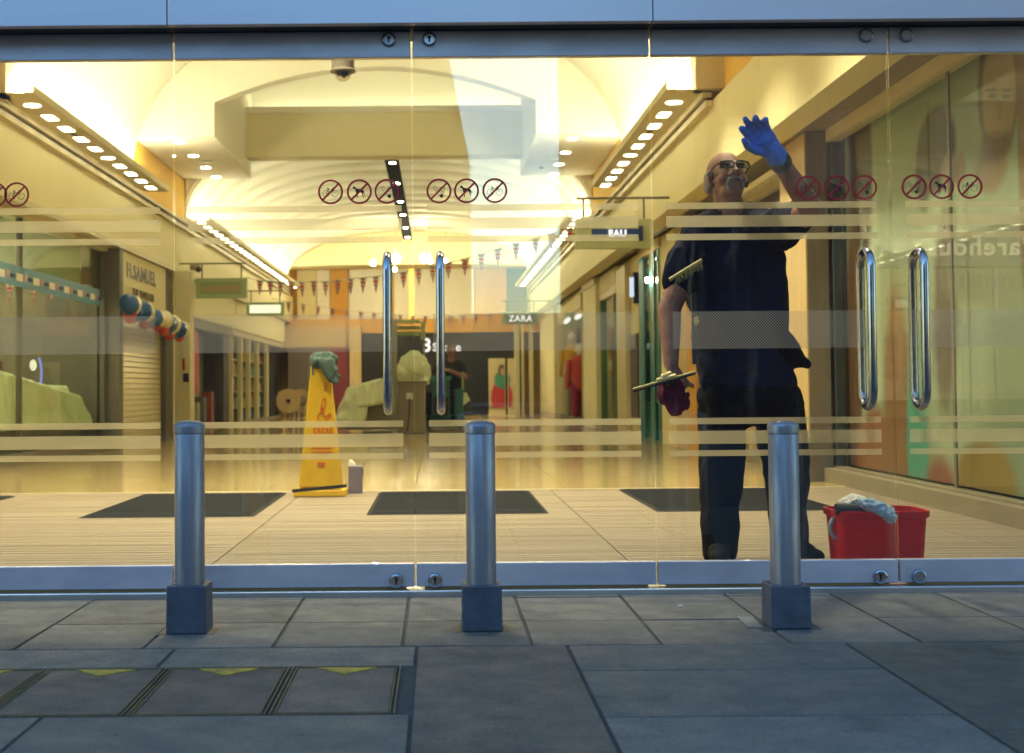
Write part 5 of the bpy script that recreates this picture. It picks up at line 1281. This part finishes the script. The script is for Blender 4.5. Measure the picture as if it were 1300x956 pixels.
# trousers
m = MB()
m.ell(J(950, 505, 6.1), (.228, .155, .14), 24, 14); m.cap(J(918, 520, 6.1), J(916, 605, 6.07), .106, .088); m.cap(J(916, 605, 6.07), J(913.5, 697, 6.1), .088, .070)
m.cap(J(986, 520, 6.1), J(1000, 605, 6.07), .112, .092); m.cap(J(1000, 605, 6.07), J(1003, 690, 6.1), .092, .072); m.cap(J(1006, 505, 6.1), J(1019, 513, 6.1), .05, .012)
blob('trousers', m, trouser_m, man, .008, 4, (.016, (8, 8, 4), 1))
# boots
for an, px2 in ((anL, 903), (anR, 1012)):
    m = MB(); dx = -.03 if an is anL else .05
    m.cap(an + Vector((0, .02, .05)), an + Vector((0, .02, -.03)), .06, .058); m.ell(Vector((an.x, an.y + .02, .055)), (.052, .085, .055)); m.ell(Vector((an.x + dx * .6, an.y - .08, .045)), (.050, .095, .045)); m.ell(Vector((an.x + dx, an.y - .15, .036)), (.046, .055, .034))
    o = blob('boot', m, boot_m, man, .006, 3)
# belt, pouch, badge
m = MB().cap(J(992, 432, 6.02), J(1008, 452, 6.02), .055, .04).cap(J(1002, 432, 6.03), J(1020, 458, 6.03), .030, .018).cap(J(990, 455, 6.02), J(1022, 463, 6.03), .035, .014).cap(J(1020, 455, 6.03), J(1029, 462, 6.03), .014, .006)
blob('tool_pouch', m, trouser_m, man, .006, 3, (.006, (20, 20, 14)))
m = MB(); m.box(J(878, 440, 5.95).x, J(884, 440, 5.95).x, 5.93, 5.955, J(0, 470, 5.95).z, J(0, 380, 5.95).z); m.build('belt_strap', black_m, man, bevel=.004)
m = MB(); m.ell(J(884, 407, 5.925), (.012, .008, .02)); m.build('clip', brass2, man, smooth=60)
# spectacles
g = MB()
def rim(cx): 
    pts = []
    for a in range(0, 360, 20):
        c, s_ = math.cos(R(a)), math.sin(R(a)); e = 2 / 3.4
        pts.append(hp_(cx + .030 * math.copysign(abs(c) ** e, c), -.118 + abs(cx + .03 * c) * .16, .012 + .0165 * math.copysign(abs(s_) ** e, s_)))
    return pts
for cx in (-.035, .035): g.tube(rim(cx), .0028, 8, closed=True)
g.tube([hp_(-.007, -.117, .016), hp_(0, -.119, .018), hp_(.007, -.117, .016)], .0025, 8)
for sx_ in (-1, 1):
    g.tube([hp_(.066 * sx_, -.107, .020), hp_(.078 * sx_, -.085, .020), hp_(.083 * sx_, 0, .020), hp_(.082 * sx_, .025, -.002)], .003, 8); g.tube([hp_(.008 * sx_, -.117, .026), hp_(.035 * sx_, -.115, .029), hp_(.064 * sx_, -.108, .026)], .0036, 8)
sp_ = g.build('spectacles', black_m, man, smooth=60)
for cx in (-.035, .035):
    q = MB(); q.face(rim(cx)); q.build('lens', lens_m, sp_, smooth=60)
for cx in (-.032, .032):
    q = MB(); q.ell(hp_(cx, -.079, .010), .0125); q.build('eye', eye_m, man, smooth=80)
# grey hair on the sides, moustache and goatee
m = MB()
for sx_ in (-1, 1):
    m.ell(hp_(.066 * sx_, .045, .030), (.016, .050, .030), T=HM); m.ell(hp_(.056 * sx_, .072, .005), (.026, .038, .042), T=HM); m.ell(hp_(.072 * sx_, -.010, .022), (.008, .014, .020), T=HM)
m.ell(hp_(0, .085, .015), (.065, .033, .055), T=HM)
blob('hair', m, hair_m, man, .004, 1, (.0025, (90, 90, 40)))
m = MB()
m.cap(hp_(0, -.1, -.040), hp_(-.024, -.094, -.046), .0085, .0075); m.cap(hp_(0, -.1, -.040), hp_(.024, -.094, -.046), .0085, .0075)
for sx_ in (-1, 1): m.cap(hp_(.024 * sx_, -.094, -.046), hp_(.034 * sx_, -.083, -.066), .0075, .006); m.cap(hp_(.034 * sx_, -.083, -.066), hp_(.030 * sx_, -.082, -.094), .006, .0065)
blob('moustache', m, hair_m, man, .003, 1, (.0012, (120, 120, 120)))
m = MB(); m.cap(hp_(-.016, -.0975, -.0605), hp_(.016, -.0975, -.0605), .0028, .0028); m.build('mouth', lip_m, man, smooth=80)
q = MB(); q.ell(hp_(.086, .0, -.020), (.010, .018, .020), T=HM); q.build('ear_piece', black_m, man, smooth=60)
# what he holds
a, b = J(803.5, 494, 5.79), J(883, 472, 5.80)
t = thing('squeegee', 'window squeegee with brass channel held in his lowered hand', 'squeegee', tuple(wL + hd * .75))
MB().tube([a, b], .0052, 10).build('channel', brass2, t, smooth=40); MB().tube([a + Vector((0, -.004, -.011)), b + Vector((0, -.003, -.008))], .0036, 8).build('rubber', rubber, t, smooth=40)
mid = J(846, 481, 5.80)
MB().cap(J(836, 483, 5.80), J(856, 478, 5.80), .012, .012).cap(J(843, 479, 5.805), J(850, 475, 5.81), .017, .014).build('clamp', brass2, t, smooth=60); MB().tube([mid, J(856, 492, 5.88)], .014, 12).build('handle', rubber, t, smooth=40)
m = MB()
for pa_2, pb_2, ra, rb in (((848, 486), (846, 500), .030, .034), ((846, 500), (856, 519), .036, .026), ((852, 486), (860, 516), .034, .030), ((858, 488), (867, 512), .026, .022), ((862, 498), (873, 501), .022, .007), ((864, 508), (871, 516), .018, .006)):
    m.cap(J(*pa_2, 5.88), J(*pb_2, 5.89), ra, rb)
o = blob('cloth', m, maroon_c, None, .0045, 2, (.013, (30, 30, 9), 1), loc=J(855, 500, 5.9)); tag(o, 'maroon cloth bunched in his lowered hand under the squeegee', 'cloth')
c = J(872, 345, 5.89)
t = thing('brush', 'yellowish window brush tucked against the cleaner\'s upper arm', 'brush', tuple(c))
MB().tube([J(850, 355, 5.87), J(891, 330, 5.87)], .0085, 10).build('bar', brass2, t, smooth=40)
m = MB(); rr = random.Random(8)
for i in range(70):
    f = rr.random(); p = J(858, 353, 5.88).lerp(J(892, 332, 5.88), f); m.tube([p, p + Vector((rr.uniform(-.006, .010), rr.uniform(-.012, .012), -rr.uniform(.012, .035)))], .0016, 4)
o = m.build('bristles', bristle, t); o['kind'] = 'stuff'

# ---- far person sitting on a teal ride-on floor scrubber
Ys = 24.6
q = Ys / FPX
sc = thing('floor_scrubber', 'teal ride-on floor cleaning machine beside the kiosk', 'cleaning machine', (P(565, 548, Y=Ys).x, Ys, 0))
bxp('base', scrub_m, sc, (540, 527), (590, 543), Ys - .1, 1.0, .02); bxp('front_column', scrub_m, sc, (548, 481), (571, 527), Ys - .25, .28, .02); bxp('side_tank', scrub_m, sc, (577, 494), (589, 527), Ys, .8, .02)
bxp('dark_panel', black_m, sc, (550, 504), (569, 525), Ys - .262, .01); bxp('grab_post', greensign_m, sc, (586, 472), (589, 497), Ys + .05, .06); bxp('front_rim', pbr('teal_light', (.05, .22, .24), .4), sc, (546, 478), (573, 482.5), Ys - .28, .34, .008)
for px in (545, 584):
    c = P(px, 545, Y=Ys - .12); MB().lathe([(.10, -.03), (.10, .03)], (c.x, Ys - .1, .10), 18, T=Matrix.Rotation(R(90), 3, 'Y')).build('wheel', black_m, sc, smooth=40)
c = P(556, 476, Y=Ys - .1); MB().tube([c + Vector((.13 * math.cos(R(a)), .10 * math.sin(R(a)), .02 * math.sin(R(a)))) for a in range(0, 360, 24)], .014, 8, closed=True).build('steering_wheel', black_m, sc, smooth=60)
o = MB().taper([(P(588, 514, Y=Ys).x, Ys - .02, P(588, 515, Y=Ys).z), (P(597, 510, Y=Ys).x, Ys - .02, P(597, 508, Y=Ys).z), (P(597, 510, Y=Ys).x, Ys, P(597, 508, Y=Ys).z), (P(588, 514, Y=Ys).x, Ys, P(588, 515, Y=Ys).z)], [(P(588.5, 499, Y=Ys).x, Ys - .02, P(588, 499, Y=Ys).z), (P(592, 498, Y=Ys).x, Ys - .02, P(592, 498, Y=Ys).z), (P(592, 498, Y=Ys).x, Ys, P(592, 498, Y=Ys).z), (P(588.5, 499, Y=Ys).x, Ys, P(588, 499, Y=Ys).z)]).build('cloth', sheet_m, None, loc=tuple(P(590, 500, Y=Ys))); tag(o, 'yellow green cloth hanging at the side of the teal machine', 'cloth')
op = thing('person', 'person in dark clothes sitting on the teal cleaning machine with head bowed', 'person', (P(570, 510, Y=Ys).x, Ys + .3, P(570, 512, Y=Ys).z))
def K_(px, py, dy=0): return P(px, py, Y=Ys + dy)
m = MB(); hh = K_(573, 444, .15)
m.ell(hh, (.082, .10, .11)); m.ell(hh + Vector((.0, -.05, -.045)), (.06, .06, .07)); m.ell(hh + Vector((0, -.115, -.03)), (.014, .016, .02)); m.ell(hh + Vector((-.085, 0, -.02)), (.012, .02, .032)); m.ell(hh + Vector((.085, 0, -.02)), (.012, .02, .032))
m.cap(hh + Vector((0, .02, -.08)), K_(573, 458, .22), .06, .065); m.ell(K_(574, 480, .28), (.20, .14, .32)); m.cap(K_(562, 463, .25), K_(586, 463, .25), .08, .08)
eA, wA = K_(590, 479, .12), K_(570, 470, -.02); m.cap(K_(586, 463, .25), eA, .065, .055); m.cap(eA, wA, .05, .035)
hand(m, wA, (-1, -.3, .1), (0, -.3, -1), 1, [(30, 40, 30)] * 4, scale=1.1, fr=.012)
eB, wB = K_(550, 476, .2), K_(556, 484, .02); m.cap(K_(562, 463, .25), eB, .06, .05); m.cap(eB, wB, .048, .035)
hand(m, wB, (.5, -.8, .1), (0, -.3, -1), -1, [(30, 40, 30)] * 4, scale=1.1, fr=.012)
m.ell(K_(573, 503, .3), (.2, .16, .14)); m.cap(K_(566, 506, .3), K_(546, 500, -.05), .09, .075); m.cap(K_(546, 500, -.05), K_(544, 530, .0), .07, .05)
m.cap(K_(578, 506, .3), K_(574, 500, .05), .09, .075); m.cap(K_(574, 500, .05), K_(575, 527, .1), .07, .05)
blob('body', m, skin_m, op, .012, 2)
dk = pbr('dark_clothes', (.014, .013, .013), .85)
m = MB(); m.ell(K_(574, 478, .28), (.22, .16, .33)); m.cap(K_(562, 463, .25), K_(586, 463, .25), .09, .09); m.cap(K_(586, 463, .25), K_(589, 473, .18), .082, .075); m.cap(K_(562, 463, .25), K_(552, 472, .2), .078, .07); blob('top', m, dk, op, .014, 3, (.012, (6, 6, 6)))
m = MB(); m.ell(K_(573, 504, .3), (.215, .175, .15)); m.cap(K_(566, 506, .3), K_(546, 500, -.05), .1, .085); m.cap(K_(546, 500, -.05), K_(544, 529, .0), .082, .065); m.cap(K_(578, 506, .3), K_(574, 500, .05), .1, .085); m.cap(K_(574, 500, .05), K_(575, 526, .1), .08, .06); blob('trousers', m, dk, op, .014, 3, (.012, (6, 6, 6)))
m = MB(); m.ell(hh + Vector((0, .02, .035)), (.088, .10, .095)); blob('hair', m, pbr('dark_hair', (.05, .03, .02), .7), op, .01, 1)
for px in (544, 575):
    m = MB(); c = K_(px, 530, -.05); m.ell(c, (.05, .12, .05)); m.build('shoe', boot_m, op, smooth=60)
